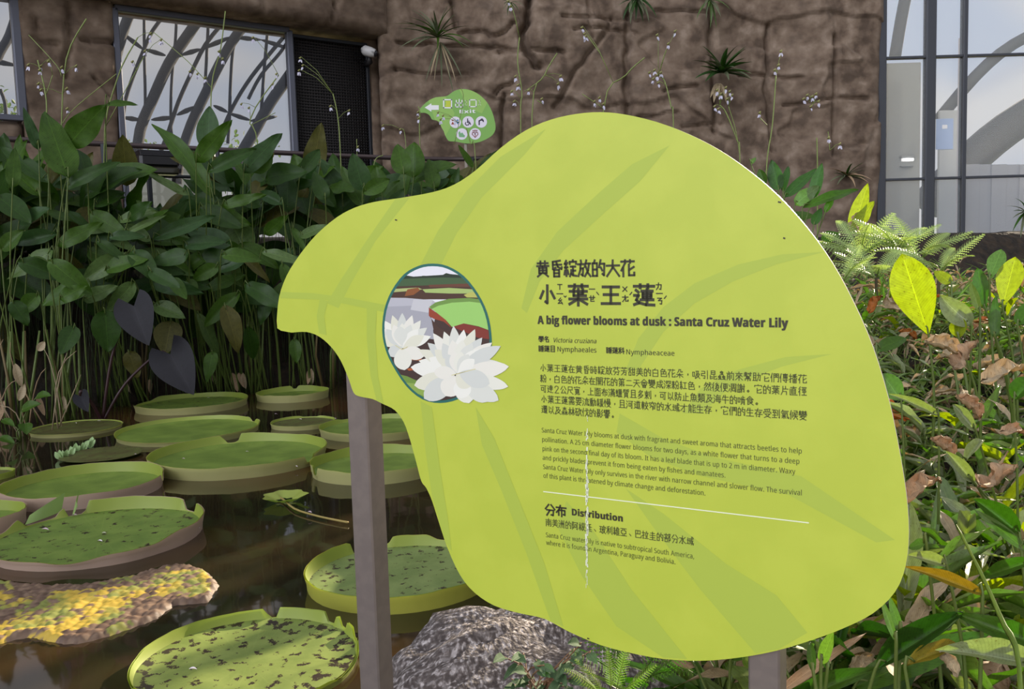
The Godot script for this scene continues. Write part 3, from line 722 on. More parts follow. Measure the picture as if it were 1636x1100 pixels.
	petals += [[Vector2(600, 800), -28, 330, 96, 0.7], [Vector2(610, 830), -8, 340, 110, 0.3], [Vector2(620, 850), 12, 330, 96, 0.2], [Vector2(630, 880), 28, 280, 110, 0.1],
		[Vector2(590, 830), -172, 310, 110, 0.3], [Vector2(590, 850), 168, 290, 120, 0.1], [Vector2(580, 860), 146, 250, 140, 0.0], [Vector2(590, 850), 118, 150, 140, 0.0], [Vector2(620, 850), 72, 190, 140, 0.0], [Vector2(650, 850), 48, 230, 130, 0.0], [Vector2(640, 860), 96, 140, 120, 0.0]]
	for i in 6: petals.append([Vector2(600, 830), -140 + i * 20, 150, 82, 0.5])
	petals += [[Vector2(590, 835), 40, 130, 110, 0.1], [Vector2(610, 825), 20, 220, 120, 0.1], [Vector2(590, 830), -176, 150, 90, 0.1]]
	for e in petals:
		var w = whites[n % whites.size()]
		var shape = locs(Z.call(petal(e[0], deg_to_rad(e[1]), e[2], e[3], e[4])))
		for piece in (Geometry2D.intersect_polygons(shape, clip) if e[0].x < 300 else [shape]):
			flat_into(st, piece, layer, lin(w[0], w[1], w[2]))
		layer += 0.000012
		n += 1
	for e in [[600, 832, 560, 842], [600, 832, 650, 818], [605, 830, 720, 800], [225, 668, 180, 640], [225, 668, 262, 650]]:
		stroke_into(st, [loc(590 + e[0] / 4.232, 400 + e[1] / 4.232), loc(590 + e[2] / 4.232, 400 + e[3] / 4.232)], 0.0011, layer, lin(214, 206, 140))
	var m = StandardMaterial3D.new()
	m.vertex_color_use_as_albedo = true
	m.roughness = 0.45
	m.cull_mode = BaseMaterial3D.CULL_DISABLED
	tag(put(st.commit(), "printed_photograph", m, sign_), "oval printed picture of a pond with two white water lilies")
# ---------------------------------------------------------------- water and lily pads
func blade_texture(seed_: int, spots: float, a: Color, b: Color, size := 512) -> ImageTexture:
	# seen from above: mottled green with faint radiating veins and brown rotted blotches
	var n1 = FastNoiseLite.new()
	n1.seed = seed_
	n1.frequency = 0.008
	n1.fractal_octaves = 4
	var n2 = FastNoiseLite.new()
	n2.seed = seed_ + 40
	n2.frequency = 0.024
	n2.fractal_octaves = 4
	var n3 = FastNoiseLite.new()
	n3.seed = seed_ + 90
	n3.frequency = 0.09
	var im = Image.create(size, size, false, Image.FORMAT_RGB8)
	var k = 512.0 / size
	for j in size:
		for i in size:
			var x = (i + 0.5) / size * 2.0 - 1.0
			var y = (j + 0.5) / size * 2.0 - 1.0
			var r = sqrt(x * x + y * y)
			var c = a.lerp(b, clampf(0.5 + 1.2 * n1.get_noise_2d(i * k, j * k), 0, 1))
			var ang = atan2(y, x)
			var vein = absf(fposmod(ang * 26.0 / TAU, 1.0) - 0.5) * 2.0
			if vein > 0.9 and r < 0.93: c = c.lerp(Color(0.62, 0.68, 0.38), 0.10)
			c = c.lerp(b.lightened(0.1), 0.12 * n3.get_noise_2d(i * k, j * k))
			if spots > 0.0:
				var s = n2.get_noise_2d(i * k, j * k) + 0.30 * n3.get_noise_2d(i * k * 2.0, j * k * 2.0)
				var edge = 0.50 - spots * (0.12 + 0.26 * smoothstep(0.55, 0.95, r))
				if s > edge: c = c.lerp(Color(0.17, 0.12, 0.06), smoothstep(edge, edge + 0.04, s))
				elif s > edge - 0.03: c = c.lerp(Color(0.55, 0.52, 0.22), 0.4)
			im.set_pixel(i, j, c)
	return ImageTexture.create_from_image(im)

var pad_skins := []
var pad_spots := []

func off_pads(p: Vector3, gap := 0.08) -> Vector3:
	# nothing is rooted through a pad: move a foot that would be to the far side of its rim
	for e in pad_spots:
		var d = Vector3(p.x - e[0].x, 0, p.z - e[0].z)
		if d.length() < e[1] * 1.05 + gap:
			var k = sqrt(maxf(pow(e[1] * 1.05 + gap, 2.0) - d.x * d.x, 0.0))
			p.z = e[0].z - k
	return p
var rim_in: StandardMaterial3D
var rim_out: StandardMaterial3D
var rim_out_pink: StandardMaterial3D

func pad_materials():
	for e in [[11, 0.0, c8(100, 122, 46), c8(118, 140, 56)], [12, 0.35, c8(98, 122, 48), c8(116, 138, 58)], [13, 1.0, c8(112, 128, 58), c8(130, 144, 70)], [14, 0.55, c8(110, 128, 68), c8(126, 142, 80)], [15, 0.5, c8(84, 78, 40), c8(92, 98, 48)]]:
		var m = StandardMaterial3D.new()
		m.albedo_texture = blade_texture(e[0], e[1], e[2], e[3])
		m.roughness = 0.5
		m.cull_mode = BaseMaterial3D.CULL_DISABLED
		m.backlight_enabled = true
		m.backlight = Color(0.25, 0.35, 0.1)
		pad_skins.append(m)
	rim_in = mat(c8(138, 152, 60), 0.5, 0.0, Color(0.4, 0.46, 0.1))
	rim_out = mat(c8(172, 168, 112), 0.6, 0.0, Color(0.6, 0.62, 0.2))
	rim_out_pink = mat(c8(186, 160, 142), 0.6, 0.0, Color(0.5, 0.42, 0.3))

# cuts: [angle in degrees (0 = right, 90 = away from the viewer), half width, how much of the rim is left]
func pad(label, x, y, width_px, rim: float, skin: int, cuts := [], outer = null, seed_ := 1, tilt := 0.0):
	var c = on_level(x, y, 0.02)
	var r = width_px * 0.5 / FOCAL * (c - EYE).dot(cam_basis * Vector3.FORWARD)
	pad_spots.append([Vector3(c.x, 0, c.z), r])
	var o = thing("water_lily_pad", Vector3(c.x, 0, c.z), label, "lily pad", "giant water lily pads on the pond")
	var left = func(a): # share of the rim that stands at angle a
		var k = 1.0 + 0.16 * fn_a.get_noise_2d(cos(a) * 40.0 + seed_ * 31, sin(a) * 40.0) + 0.05 * fn_b.get_noise_2d(cos(a) * 90.0 + seed_ * 17, sin(a) * 90.0)
		for e in cuts:
			var d = absf(wrapf(a - deg_to_rad(e[0]), -PI, PI))
			k *= lerpf(e[2], 1.0, smoothstep(deg_to_rad(e[1]) * 0.55, deg_to_rad(e[1]), d))
		return k
	var edge = func(a): # radius
		var k = r * (1.0 + 0.02 * fn_a.get_noise_2d(cos(a) * 40.0 + seed_ * 13, sin(a) * 40.0))
		for e in cuts:
			var d = absf(wrapf(a - deg_to_rad(e[0]), -PI, PI))
			if e.size() > 3: k *= 1.0 - e[3] * (1.0 - smoothstep(0.0, deg_to_rad(e[1]), d))
		return k
	var nu = 72
	var blade = SurfaceTool.new()
	blade.begin(Mesh.PRIMITIVE_TRIANGLES)
	for j in 9:
		for i in nu + 1:
			var a = TAU * i / nu
			var q = edge.call(a) * j / 8.0
			var p = Vector3(cos(a) * q, 0, -sin(a) * q)
			p.y = 0.018 + 0.008 * fn_a.get_noise_2d(p.x * 120 + seed_ * 50, p.z * 120)
			if j == 8: p.y = 0.02 + 0.005 * r
			blade.set_uv(Vector2(0.5 + p.x / r * 0.49, 0.5 + p.z / r * 0.49))
			blade.add_vertex(p)
	for j in 8:
		for i in nu:
			var b = j * (nu + 1) + i
			for k in [b, b + 1, b + nu + 1, b + 1, b + nu + 2, b + nu + 1]: blade.add_index(k)
	blade.generate_normals()
	put(blade.commit(), "blade", pad_skins[skin], o)
	if rim > 0.0:
		var wall = func(inset): return func(u, v):
			var a = TAU * u
			var e = edge.call(a)
			var h = rim * 0.8 * left.call(a)
			var flare = 1.0 + 0.035 * v * v + (0.012 * sin(v * PI))
			var q = e * flare - inset
			return Vector3(cos(a) * q, 0.014 + h * v, -sin(a) * q)
		put(grid_mesh(144, 4, wall.call(0.006)), "rim", rim_in, o)
		var out = func(u, v):
			var p = wall.call(0.0).call(u, v)
			if v == 0.0: p.y = -0.02
			var a = TAU * u
			# fine ribs on the underside
			var rib = 0.0025 * r * (1.0 if int(round(u * 144.0)) % 3 == 0 else 0.0) * (1.0 - v)
			return p + Vector3(cos(a), 0, -sin(a)) * rib
		put(grid_mesh(144, 4, out), "rim_underside", outer if outer else rim_out, o)
	o.rotation.z = tilt
	return o

func build_pond():
	var st = noise_tex(21, 0.006, [c8(36, 31, 21), c8(52, 42, 27), c8(76, 49, 26)], [0.25, 0.5, 0.85], 512)
	var w = tri_mat(st, 0.16, 0.04)
	w.normal_enabled = true
	var nn = FastNoiseLite.new()
	nn.seed = 77
	nn.frequency = 0.012
	var nt = NoiseTexture2D.new()
	nt.noise = nn
	nt.seamless = true
	nt.as_normal_map = true
	nt.bump_strength = 2.0
	w.normal_texture = nt
	w.normal_scale = 0.05
	var water = put(grid_mesh(2, 2, func(u, v): return Vector3(lerpf(-14, 6, u), 0, lerpf(3, -14, v))), "pond_water", w)
	tag(water, "dark brown still pond water reflecting the plants", "water", "", "structure")
	pad_materials()
	pad("lily pad with tall straight rim, second row by the left edge, above a torn one", 135, 780, 232, 0.085, 0, [[10, 4, 0.3]], rim_out_pink, 1)
	pad("flat lily pad with torn flipped rim pieces, just above the rotting yellow pad", 160, 854, 308, 0.085, 1, [[150, 16, 0.2], [128, 8, 0.1], [50, 8, 0.15], [200, 40, 0.35], [250, 50, 0.45], [300, 40, 0.6]], rim_out_pink, 2)
	pad("lily pad cut off by the left picture edge", -54, 838, 168, 0.085, 0, [], rim_out_pink, 3)
	pad("nearest lily pad, full of dark brown bite marks, left of the metal post", 396, 1055, 342, 0.055, 2, [[92, 4, 0.15], [52, 5, 0.25], [40, 4, 0.3], [20, 8, 0.3], [350, 22, 0.15], [320, 22, 0.35], [200, 30, 0.7], [260, 40, 0.35]], rim_in, 4)
	pad("lily pad with a pinched notch in its rear rim, in the middle of the pond", 383, 731, 266, 0.085, 0, [[112, 7, 0.2, 0.06], [335, 5, 0.3]], null, 5)
	pad("lily pad behind the notched one, rim low all round", 302, 688, 212, 0.05, 0, [[40, 6, 0.2], [250, 60, 0.5]], null, 6)
	pad("half-sunken flat lily pad with tiny sprouts on its left edge", 162, 725, 124, 0.0, 4, [], null, 7)
	pad("dim flat lily pad at the foot of the dry grass", 122, 683, 134, 0.02, 4, [], null, 8)
	pad("rimmed lily pad right under the dark purple taro leaf", 307, 646, 168, 0.065, 1, [[175, 30, 0.5]], null, 9)
	pad("small rimmed lily pad farthest from the viewer, before the green stalks", 468, 632, 110, 0.075, 0, [[100, 6, 0.5]], null, 10)
	pad("brownish lily pad lying flat between the far small pad and the metal post", 484, 675, 98, 0.03, 4, [[90, 20, 0.6]], null, 11)
	pad("low lily pad passing behind the metal post, ragged rim at the back", 606, 684, 182, 0.06, 0, [[120, 30, 0.7]], null, 12)
	pad("lily pad with lobed pale front rim, cut in two by the metal post", 604, 745, 204, 0.085, 0, [[196, 6, 0.1, 0.05], [215, 5, 0.3]], null, 13)
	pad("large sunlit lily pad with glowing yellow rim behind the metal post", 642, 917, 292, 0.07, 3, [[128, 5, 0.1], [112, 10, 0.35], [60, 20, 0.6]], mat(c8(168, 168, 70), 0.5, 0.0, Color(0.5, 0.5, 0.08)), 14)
	pad("small yellowed lily pad at the left picture edge, above the first rimmed pad", -12, 757, 62, 0.03, 4, [], rim_in, 15)
	rotten_pad()
	pad_ring()
	# torn rim pieces of the pad that lies above the rotting one
	var scraps = mat(c8(128, 152, 84), 0.5, 0.0, Color(0.4, 0.5, 0.2))
	for e in [[40, 838, 96, 818, 0.02], [118, 822, 120, 812, 0.01]]:
		var a = on_level(e[0], e[1], 0.04)
		var b = on_level(e[2], e[3], 0.05)
		var o = put(grid_mesh(6, 3, func(u, v): return a.lerp(b, u) + Vector3(0, 0.09 * v * (0.4 + 0.6 * u), 0.02 * sin(u * 4.0) - 0.05 * v)), "torn_rim_piece", scraps)
		tag(o, "pale strip of torn lily pad rim flipped up" if e[0] < 100 else "tiny pointed scrap of torn rim standing on the pad", "leaf scrap")
	# petals and bits that fell on the pads
	var pm = [mat(c8(232, 222, 226), 0.5, 0.0, Color(0.3, 0.25, 0.27)), mat(c8(206, 182, 190), 0.5), mat(c8(216, 208, 196), 0.5)]
	var spots = [[308, 1068, 9], [72, 845, 8], [166, 851, 5], [160, 863, 6], [119, 822, 6], [122, 675, 3], [158, 672, 4], [293, 732, 4], [395, 721, 4], [333, 635, 3], [216, 725, 3], [318, 838, 4], [317, 843, 4], [441, 661, 4], [480, 669, 4], [535, 668, 4], [495, 817, 6], [420, 751, 4], [474, 744, 4], [560, 620, 3]]
	for i in spots.size():
		var e = spots[i]
		var p = on_level(e[0], e[1], 0.03)
		var l = e[2] / FOCAL * (p - EYE).length() * 1.3
		var o = put(leaf_mesh(1.0, 0.5, 0.55, 0.25, 0.3), "fallen_petal", pm[i % 3], null, aim(p - Vector3(l * 0.5, 0, 0), Vector3(1, 0.12, rng.randf_range(-0.6, 0.6)), Vector3.UP, l))
		tag(o, "tiny pale pink petal fallen on the lily pads", "petal", "fallen petals on pads and water")

func rotten_pad():
	var o_c = on_level(150, 948, 0.0)
	var o = thing("rotting_lily_pad", o_c, "rotting yellow and brown quilted lily pad at the lower left", "lily pad", "giant water lily pads on the pond")
	var outline = []
	for p in pts2([-70, 908, -20, 922, 30, 926, 95, 930, 150, 928, 205, 918, 262, 900, 318, 900, 345, 914, 360, 932, 350, 942, 340, 962, 285, 966, 262, 984, 215, 1002, 160, 1020, 118, 1030, 75, 1026, 40, 1018, -10, 1030, -70, 1040]):
		var q = on_level(p.x, p.y, 0.01) - o_c
		outline.append(Vector2(q.x, q.z))
	outline = smooth(outline, 4, true)
	var ring = PackedVector2Array(outline)
	var box = Rect2(outline[0], Vector2.ZERO)
	for p in outline: box = box.expand(p)
	var cells = FastNoiseLite.new()
	cells.noise_type = FastNoiseLite.TYPE_CELLULAR
	cells.frequency = 1.0
	cells.fractal_type = FastNoiseLite.FRACTAL_NONE
	cells.seed = 4
	cells.cellular_return_type = FastNoiseLite.RETURN_DISTANCE
	var each = cells.duplicate()
	each.cellular_return_type = FastNoiseLite.RETURN_CELL_VALUE
	var nx = 250
	var nz = 130
	var st = SurfaceTool.new()
	st.begin(Mesh.PRIMITIVE_TRIANGLES)
	# live yellow tissue, green flecks, and brown decay in patches along the rim and one inner streak; each quilted cushion has one colour
	for j in nz + 1:
		for i in nx + 1:
			var p = box.position + box.size * Vector2(float(i) / nx, float(j) / nz)
			p += Vector2(fn_b.get_noise_2d(p.x * 300, p.y * 300), fn_b.get_noise_2d(p.y * 300, p.x * 300 + 70)) * 0.012
			var q = cells.get_noise_2d(p.x * 33.0, p.y * 33.0)
			var w = each.get_noise_2d(p.x * 33.0, p.y * 33.0)
			var v = 1e9
			for k in range(0, ring.size(), 2): v = minf(v, p.distance_to(Geometry2D.get_closest_point_to_segment(p, ring[k], ring[(k + 2) % ring.size()])))
			var inside = Geometry2D.is_point_in_polygon(p, ring)
			if not inside: v = -v
			var d = fn_a.get_noise_2d(p.x * 130.0 + 300, p.y * 130.0)
			var col = c8(190, 160, 58).lerp(c8(124, 130, 60), clampf(0.4 + 1.8 * fn_a.get_noise_2d(p.x * 220.0 + 90, p.y * 220.0) + 0.4 * w, 0, 1))
			var streak = Vector2((p.x + 0.02) / 0.22, (p.y + 0.03 + 0.15 * p.x) / 0.03).length()
			if v + d * 0.30 + w * 0.07 < 0.10 or streak + w * 0.3 < 1.0 or w > 0.62:
				col = c8(92, 70, 55).lerp(c8(122, 98, 78), clampf(0.5 + 0.5 * w + 1.2 * fn_b.get_noise_2d(p.x * 800.0, p.y * 800.0 + 60), 0, 1))
			st.set_color(col.srgb_to_linear())
			st.add_vertex(Vector3(p.x, 0.012 - 0.014 * q + 0.006 * d - 0.04 * (1.0 - smoothstep(0.0, 0.05, v)), p.y))
	for j in nz:
		for i in nx:
			var m0 = box.position + box.size * Vector2((i + 0.5) / nx, (j + 0.5) / nz)
			if not Geometry2D.is_point_in_polygon(m0 * 0.985, ring): continue
			var b0 = j * (nx + 1) + i
			for k in [b0, b0 + 1, b0 + nx + 1, b0 + 1, b0 + nx + 2, b0 + nx + 1]: st.add_index(k)
	st.generate_normals()
	var m = StandardMaterial3D.new()
	m.vertex_color_use_as_albedo = true
	m.roughness = 0.6
	m.cull_mode = BaseMaterial3D.CULL_DISABLED
	put(st.commit(), "blade", m, o)

func pad_ring():
	# a young curled pad floating with its stalk
	var c = on_level(456, 802, 0.0)
	var o = thing("young_lily_leaf", c, "small curled young leaf with a long thin stalk floating on open water", "leaf")
	var m = mat(c8(150, 162, 70), 0.5, 0.0, Color(0.5, 0.6, 0.2))
	put(grid_mesh(28, 3, func(u, v):
		var a = TAU * u * 0.92
		var r = lerpf(0.05, 0.12, v) + 0.012 * sin(a * 7.0)
		return Vector3(cos(a) * r, 0.012 + 0.03 * v, -sin(a) * r)), "leaf_ring", m, o)
	var pts = []
	for p in [[440, 792], [452, 797], [470, 812], [500, 822], [530, 829], [556, 834]]:
		pts.append(on_level(p[0], p[1], 0.015) - c)
	put(tube(smooth(pts, 3), 0.006, 5), "stalk", mat(c8(150, 132, 72), 0.6), o)
	# tiny sprouts on the half-sunken pad
	var base = on_level(125, 722, 0.02)
	var t = thing("water_sprouts", base, "row of tiny pale green sprouts on the half-sunken pad", "sprouts")
	for i in 9:
		var p = on_level(101 + i * 6.0, 734 - i * 2.6, 0.0) - base
		for k in 3:
			put(leaf_mesh(1.0, 0.5, 0.6, 0.3, 0.3), "leaf", mat(c8(150, 176, 120), 0.5, 0.0, Color(0.4, 0.5, 0.3)), t, aim(p, Vector3(rng.randf_range(-1, 1), 1.2, rng.randf_range(-0.4, 1)), Vector3.BACK, rng.randf_range(0.05, 0.09)))
# ---------------------------------------------------------------- banks, rock walls, windows, railing
const W0 := Vector3(-2.17, 0, -13.8)      # where the angled window wall meets the straight rock wall
const WU := Vector3(0.81, 0, -0.5864)   # along the window wall, to the right
const WN := Vector3(0.5864, 0, 0.81)    # out of the window wall, towards the pond
const BACK_Z := -13.8
var wall_frame := Transform3D(Basis(WU, Vector3.UP, WN), W0)
var front_frame := Transform3D(Basis(), Vector3(0, 0, BACK_Z))
var steel: StandardMaterial3D
var dark_steel: StandardMaterial3D

func on_wall(x, y, off := 0.0) -> Vector3:       # in the window wall's own axes
	return wall_frame.affine_inverse() * on_plane(x, y, W0 + WN * off, WN)

func on_front(x, y, off := 0.0) -> Vector3:      # in the straight wall's own axes
	return front_frame.affine_inverse() * on_plane(x, y, Vector3(0, 0, BACK_Z + off), Vector3.BACK)

func ground_height(x: float, z: float) -> float:
	var s = (Vector3(x, 0, z) - W0).dot(WN)
	if x > -1.5: s = minf(s, z - BACK_Z)
	var a = smoothstep(3.0, 1.5, s) * 1.5
	var edge = 0.15 + 0.12 * fn_a.get_noise_2d(z * 60.0, 9.0)
	var b = smoothstep(edge - 0.3, edge + 0.35, x) * (0.12 + 0.72 * smoothstep(-2.6, -5.6, z) + 0.12 * smoothstep(-7.0, -11.0, z))
	var c = smoothstep(-1.5, -1.0, z) * 0.1
	var h = maxf(a, maxf(b, c))
	return h - 0.35 * (1.0 - smoothstep(0.0, 0.1, h)) + 0.03 * fn_b.get_noise_2d(x * 60.0, z * 60.0)

func build_ground():
	var soil = tri_mat(noise_tex(31, 0.02, [c8(26, 21, 15), c8(42, 33, 23), c8(60, 47, 32)], [0.25, 0.5, 0.8], 512), 0.7, 0.95, noise_tex(32, 0.05, [Color.BLACK, Color.WHITE], [0.2, 0.8], 256), 2.0)
	var g = structure(grid_mesh(170, 110, func(u, v):
		var x = lerpf(-13, 9, u)
		var z = lerpf(2.0, -14.1, v)
		return Vector3(x, ground_height(x, z), z)), "ground", soil)
	tag(g, "dark damp soil of the pond banks", "ground")
	var paving = tri_mat(noise_tex(33, 0.03, [c8(150, 144, 132), c8(172, 166, 154)], [0.3, 0.7], 256), 0.8)
	tag(structure(rounded_box(Vector3(22, 0.3, 9), 0.02), "path_floor", paving, Transform3D(Basis(), Vector3(1, -0.02, 3.9))), "pale paved path in front of the sign", "path")
	var lawn = tri_mat(noise_tex(34, 0.03, [c8(86, 96, 58), c8(118, 122, 82)], [0.3, 0.7], 256), 0.3)
	tag(structure(grid_mesh(2, 2, func(u, v): return Vector3(lerpf(-90, 90, u), 0.9, lerpf(-14.3, -160, v))), "ground", lawn), "open ground beyond the building", "ground")

func crack_depth(p: Vector2, cracks: Array) -> float:
	var d = 0.0
	for c in cracks:
		var b: Rect2 = c[1]
		if not b.has_point(p): continue
		var l: Array = c[0]
		for i in l.size() - 1:
			var q = Geometry2D.get_closest_point_to_segment(p, l[i], l[i + 1])
			var k = p.distance_to(q) / c[2]
			if k < 2.5: d = maxf(d, exp(-k * k) * c[3] * 1.2)
	return d

func crack_list(raw: Array, on: Callable) -> Array:
	# raw: [width, depth, x, y, x, y ...] in frame pixels
	var out = []
	for e in raw:
		var l = []
		for i in range(2, e.size(), 2):
			var p = on.call(e[i], e[i + 1])
			l.append(Vector2(p.x, p.y))
		# a crack wanders
		var w = []
		for i in l.size() - 1:
			for k in 4:
				var t = k / 4.0
				w.append(l[i].lerp(l[i + 1], t) + Vector2(fn_b.get_noise_2d(l[i].x * 300 + k * 90, l[i].y * 100), fn_b.get_noise_2d(l[i].y * 300 + k * 90, 7)) * 0.05)
		w.append(l[-1])
		var b = Rect2(w[0], Vector2.ZERO)
		for p in w: b = b.expand(p)
		out.append([w, b.grow(e[0] * 4.0), e[0], e[1]])
	return out

func rock_block(x0, x1, y0, y1, z0, thick, cell: float, cracks: Array, relief: Callable, round_ := 0.08) -> ArrayMesh:
	var nu = int((x1 - x0) / cell) + 2
	var nv = int((y1 - y0) / cell) + 2
	return grid_mesh(nu, nv, func(u, v):
		var i = int(round(u * nu))
		var j = int(round(v * nv))
		var x = lerpf(x0, x1, clampf((i - 1.0) / (nu - 2.0), 0, 1))
		var y = lerpf(y0, y1, clampf((j - 1.0) / (nv - 2.0), 0, 1))
		if i == 0 or i == nu or j == 0 or j == nv: return Vector3(x, y, z0 - thick)
		var rim = minf(minf(x - x0, x1 - x), minf(y - y0, y1 - y))
		var z = z0 + relief.call(x, y) - crack_depth(Vector2(x, y), cracks)
		z -= round_ * pow(1.0 - clampf(rim / round_, 0, 1), 2.0)
		return Vector3(x + 0.012 * fn_b.get_noise_2d(x * 80, y * 80), y + 0.012 * fn_b.get_noise_2d(y * 80, x * 80 + 50), z))

func bar(parent, called, a: Vector3, b: Vector3, wide, deep, m, out := Vector3.BACK):
	var d = b - a
	var o = put(rounded_box(Vector3(wide, d.length(), deep), minf(wide, deep) * 0.12), called, m, parent)
	o.transform = aim((a + b) * 0.5, d, out)
	return o

func glass(c: Color) -> StandardMaterial3D:
	var m = StandardMaterial3D.new()
	m.albedo_color = c
	m.transparency = BaseMaterial3D.TRANSPARENCY_ALPHA
	m.roughness = 0.03
	m.cull_mode = BaseMaterial3D.CULL_DISABLED
	return m

func build_walls():
	steel = mat(c8(96, 98, 110), 0.45, 0.4)
	dark_steel = mat(c8(40, 42, 48), 0.5, 0.3)
	var rock = tri_mat(noise_tex(41, 0.012, [c8(80, 65, 53), c8(110, 92, 77), c8(124, 106, 90), c8(148, 130, 114)], [0.22, 0.45, 0.62, 0.85], 1024), 0.22, 0.92, noise_tex(42, 0.05, [Color.BLACK, Color.WHITE], [0.15, 0.85], 512), 0.8)
	var lumps = func(x, y): return 0.10 * fn_a.get_noise_2d(x * 18, y * 14) + 0.02 * fn_b.get_noise_2d(x * 70, y * 70)
	var columns_ = func(x, y): return 0.10 * sin(x * 2.6 + 0.7 + 0.5 * fn_a.get_noise_2d(x * 20, y * 14)) + 0.10 * fn_a.get_noise_2d(x * 30, y * 18) + 0.02 * fn_b.get_noise_2d(x * 46, y * 60) + 0.06 * smoothstep(0.0, 0.05, fn_a.get_noise_2d(x * 16 + 70, y * 34)) + 0.03 * smoothstep(0.0, 0.05, fn_a.get_noise_2d(x * 24 + 200, y * 12))
	# the straight rock wall behind the sign
	var cr = crack_list([
		[0.05, 0.24, 848, -10, 842, 30, 834, 60, 846, 96, 862, 108], [0.022, 0.10, 796, 88, 850, 86, 902, 86], [0.022, 0.09, 900, 26, 960, 29, 1020, 33], [0.022, 0.09, 918, 46, 975, 44, 1018, 54],
		[0.022, 0.08, 1048, 18, 1132, 21], [0.03, 0.09, 980, 28, 944, 85, 923, 110, 885, 172], [0.05, 0.12, 1004, 20, 1002, 90, 1006, 190], [0.022, 0.09, 1056, 147, 1112, 140],
		[0.022, 0.09, 1018, 186, 1082, 182], [0.035, 0.12, 1136, -10, 1134, 60, 1140, 210], [0.025, 0.10, 736, 49, 775, 51, 785, 62, 808, 49, 824, 38], [0.025, 0.10, 636, 70, 685, 68, 754, 74, 812, 82],
		[0.02, 0.08, 630, 112, 703, 119, 748, 118], [0.025, 0.10, 792, 150, 822, 132], [0.03, 0.12, 806, 150, 800, 240], [0.022, 0.08, 1090, 204, 1150, 200], [0.03, 0.1, 1230, 40, 1226, 140, 1236, 240], [0.022, 0.08, 1180, 118, 1280, 126], [0.03, 0.1, 1330, 60, 1326, 250],
		[0.022, 0.08, 1250, 168, 1380, 160], [0.02, 0.07, 940, -5, 948, 60], [0.03, 0.1, 720, -5, 728, 40],
	], func(x, y): return on_front(x, y))
	var left = on_front(607, 150).x
	var right = on_front(1410, 200).x
	var w = structure(rock_block(left, right, 0.6, 7.2, 0.0, 0.8, 0.027, cr, columns_, 0.14), "wall_back", rock, front_frame)
	tag(w, "rough brown artificial rock wall with cracks", "wall")
	# the angled window wall: pillar, lintel, sills
	var win = [on_wall(191, 150).x, on_wall(466, 150).x]
	var screen_right = on_wall(591, 150).x
	var top = on_wall(330, 32).y
	var p_left = on_wall(33, 120).x
	cr = crack_list([[0.022, 0.08, 135, 65, 160, 66, 186, 68], [0.022, 0.07, 55, 62, 80, 70, 98, 68], [0.03, 0.1, 112, 10, 110, 60, 106, 120], [0.02, 0.07, 60, 30, 66, 90], [0.02, 0.07, 150, 120, 176, 150]], func(x, y): return on_wall(x, y, 0.1))
	tag(structure(rock_block(p_left, win[0] - 0.02, 0.9, top + 0.1, 0.1, 0.6, 0.04, cr, lumps), "wall_pillar", rock, wall_frame), "brown rock pillar between the two windows", "wall")
	cr = crack_list([[0.022, 0.08, 538, -6, 532, 16, 526, 38], [0.02, 0.06, 420, 0, 416, 22]], func(x, y): return on_wall(x, y, 0.45))
	var ledge = on_wall(520, 38, 0.45).y
	tag(structure(rock_block(-12.0, on_wall(626, 40, 0.45).x, ledge, 7.2, 0.45, 1.0, 0.05, cr, lumps, 0.12), "wall_lintel", rock, wall_frame), "brown rock ledge above the windows", "wall")
	tag(structure(rock_block(-7.0, p_left - 0.02, 0.9, on_wall(15, 192).y, 0.05, 0.6, 0.06, [], lumps), "wall_sill", rock, wall_frame), "brown rock sill under the left window", "wall")
	tag(structure(rock_block(p_left - 0.02, screen_right + 0.3, 0.2, 1.66, -0.02, 0.6, 0.1, [], lumps), "wall_base", rock, wall_frame), "rock base under the tinted window", "wall")
	tag(structure(rock_block(-12.0, -6.25, 0.2, ledge + 0.05, 0.1, 0.6, 0.08, [], lumps), "wall_left", rock, wall_frame), "brown rock wall left of the windows", "wall")
	# the reveal right of the black screen
	tag(structure(rock_block(screen_right + 0.01, screen_right + 0.24, 0.9, ledge + 0.1, -0.02, 0.5, 0.05, [], lumps, 0.05), "wall_reveal", rock, wall_frame), "narrow rock edge beside the black screen", "wall")
	tag(structure(rounded_box(Vector3(12.2, 0.16, 1.5), 0.02), "walkway_floor", tri_mat(noise_tex(45, 0.03, [c8(88, 80, 72), c8(112, 104, 94)], [0.3, 0.7], 256), 0.8), wall_frame * Transform3D(Basis(), Vector3(-5.8, 1.62, 0.68))), "raised walkway slab along the windows", "walkway")
	# windows
	var tint = glass(Color(0.10, 0.12, 0.18, 0.2))
	var y_low = 1.7
	var o = structure(rounded_box(Vector3(win[1] - win[0] - 0.08, top - y_low, 0.02), 0.002), "window_1", tint, wall_frame * Transform3D(Basis(), Vector3((win[0] + win[1]) * 0.5, (top + y_low) * 0.5, -0.04)))
	tag(o, "large tinted window with steel lattice behind it", "window")
	var c = o.position
	for e in [[Vector3(win[0], y_low, 0), Vector3(win[0], top, 0), 0.08], [Vector3(win[1], y_low, 0), Vector3(win[1], top, 0), 0.09], [Vector3(win[0], top, 0), Vector3(win[1], top, 0), 0.08], [Vector3(win[0], y_low, 0), Vector3(win[1], y_low, 0), 0.08]]:
		var m = Vector3((win[0] + win[1]) * 0.5, (top + y_low) * 0.5, -0.04)
		bar(o, "window_frame", e[0] - m, e[1] - m, e[2], 0.1, steel)
	var l0 = -6.2
	var l1 = on_wall(30, 100).x
	var lb = on_wall(15, 188).y
	o = structure(rounded_box(Vector3(l1 - l0 - 0.1, top - lb, 0.02), 0.002), "window_2", tint, wall_frame * Transform3D(Basis(), Vector3((l0 + l1) * 0.5, (top + lb) * 0.5, -0.04)))
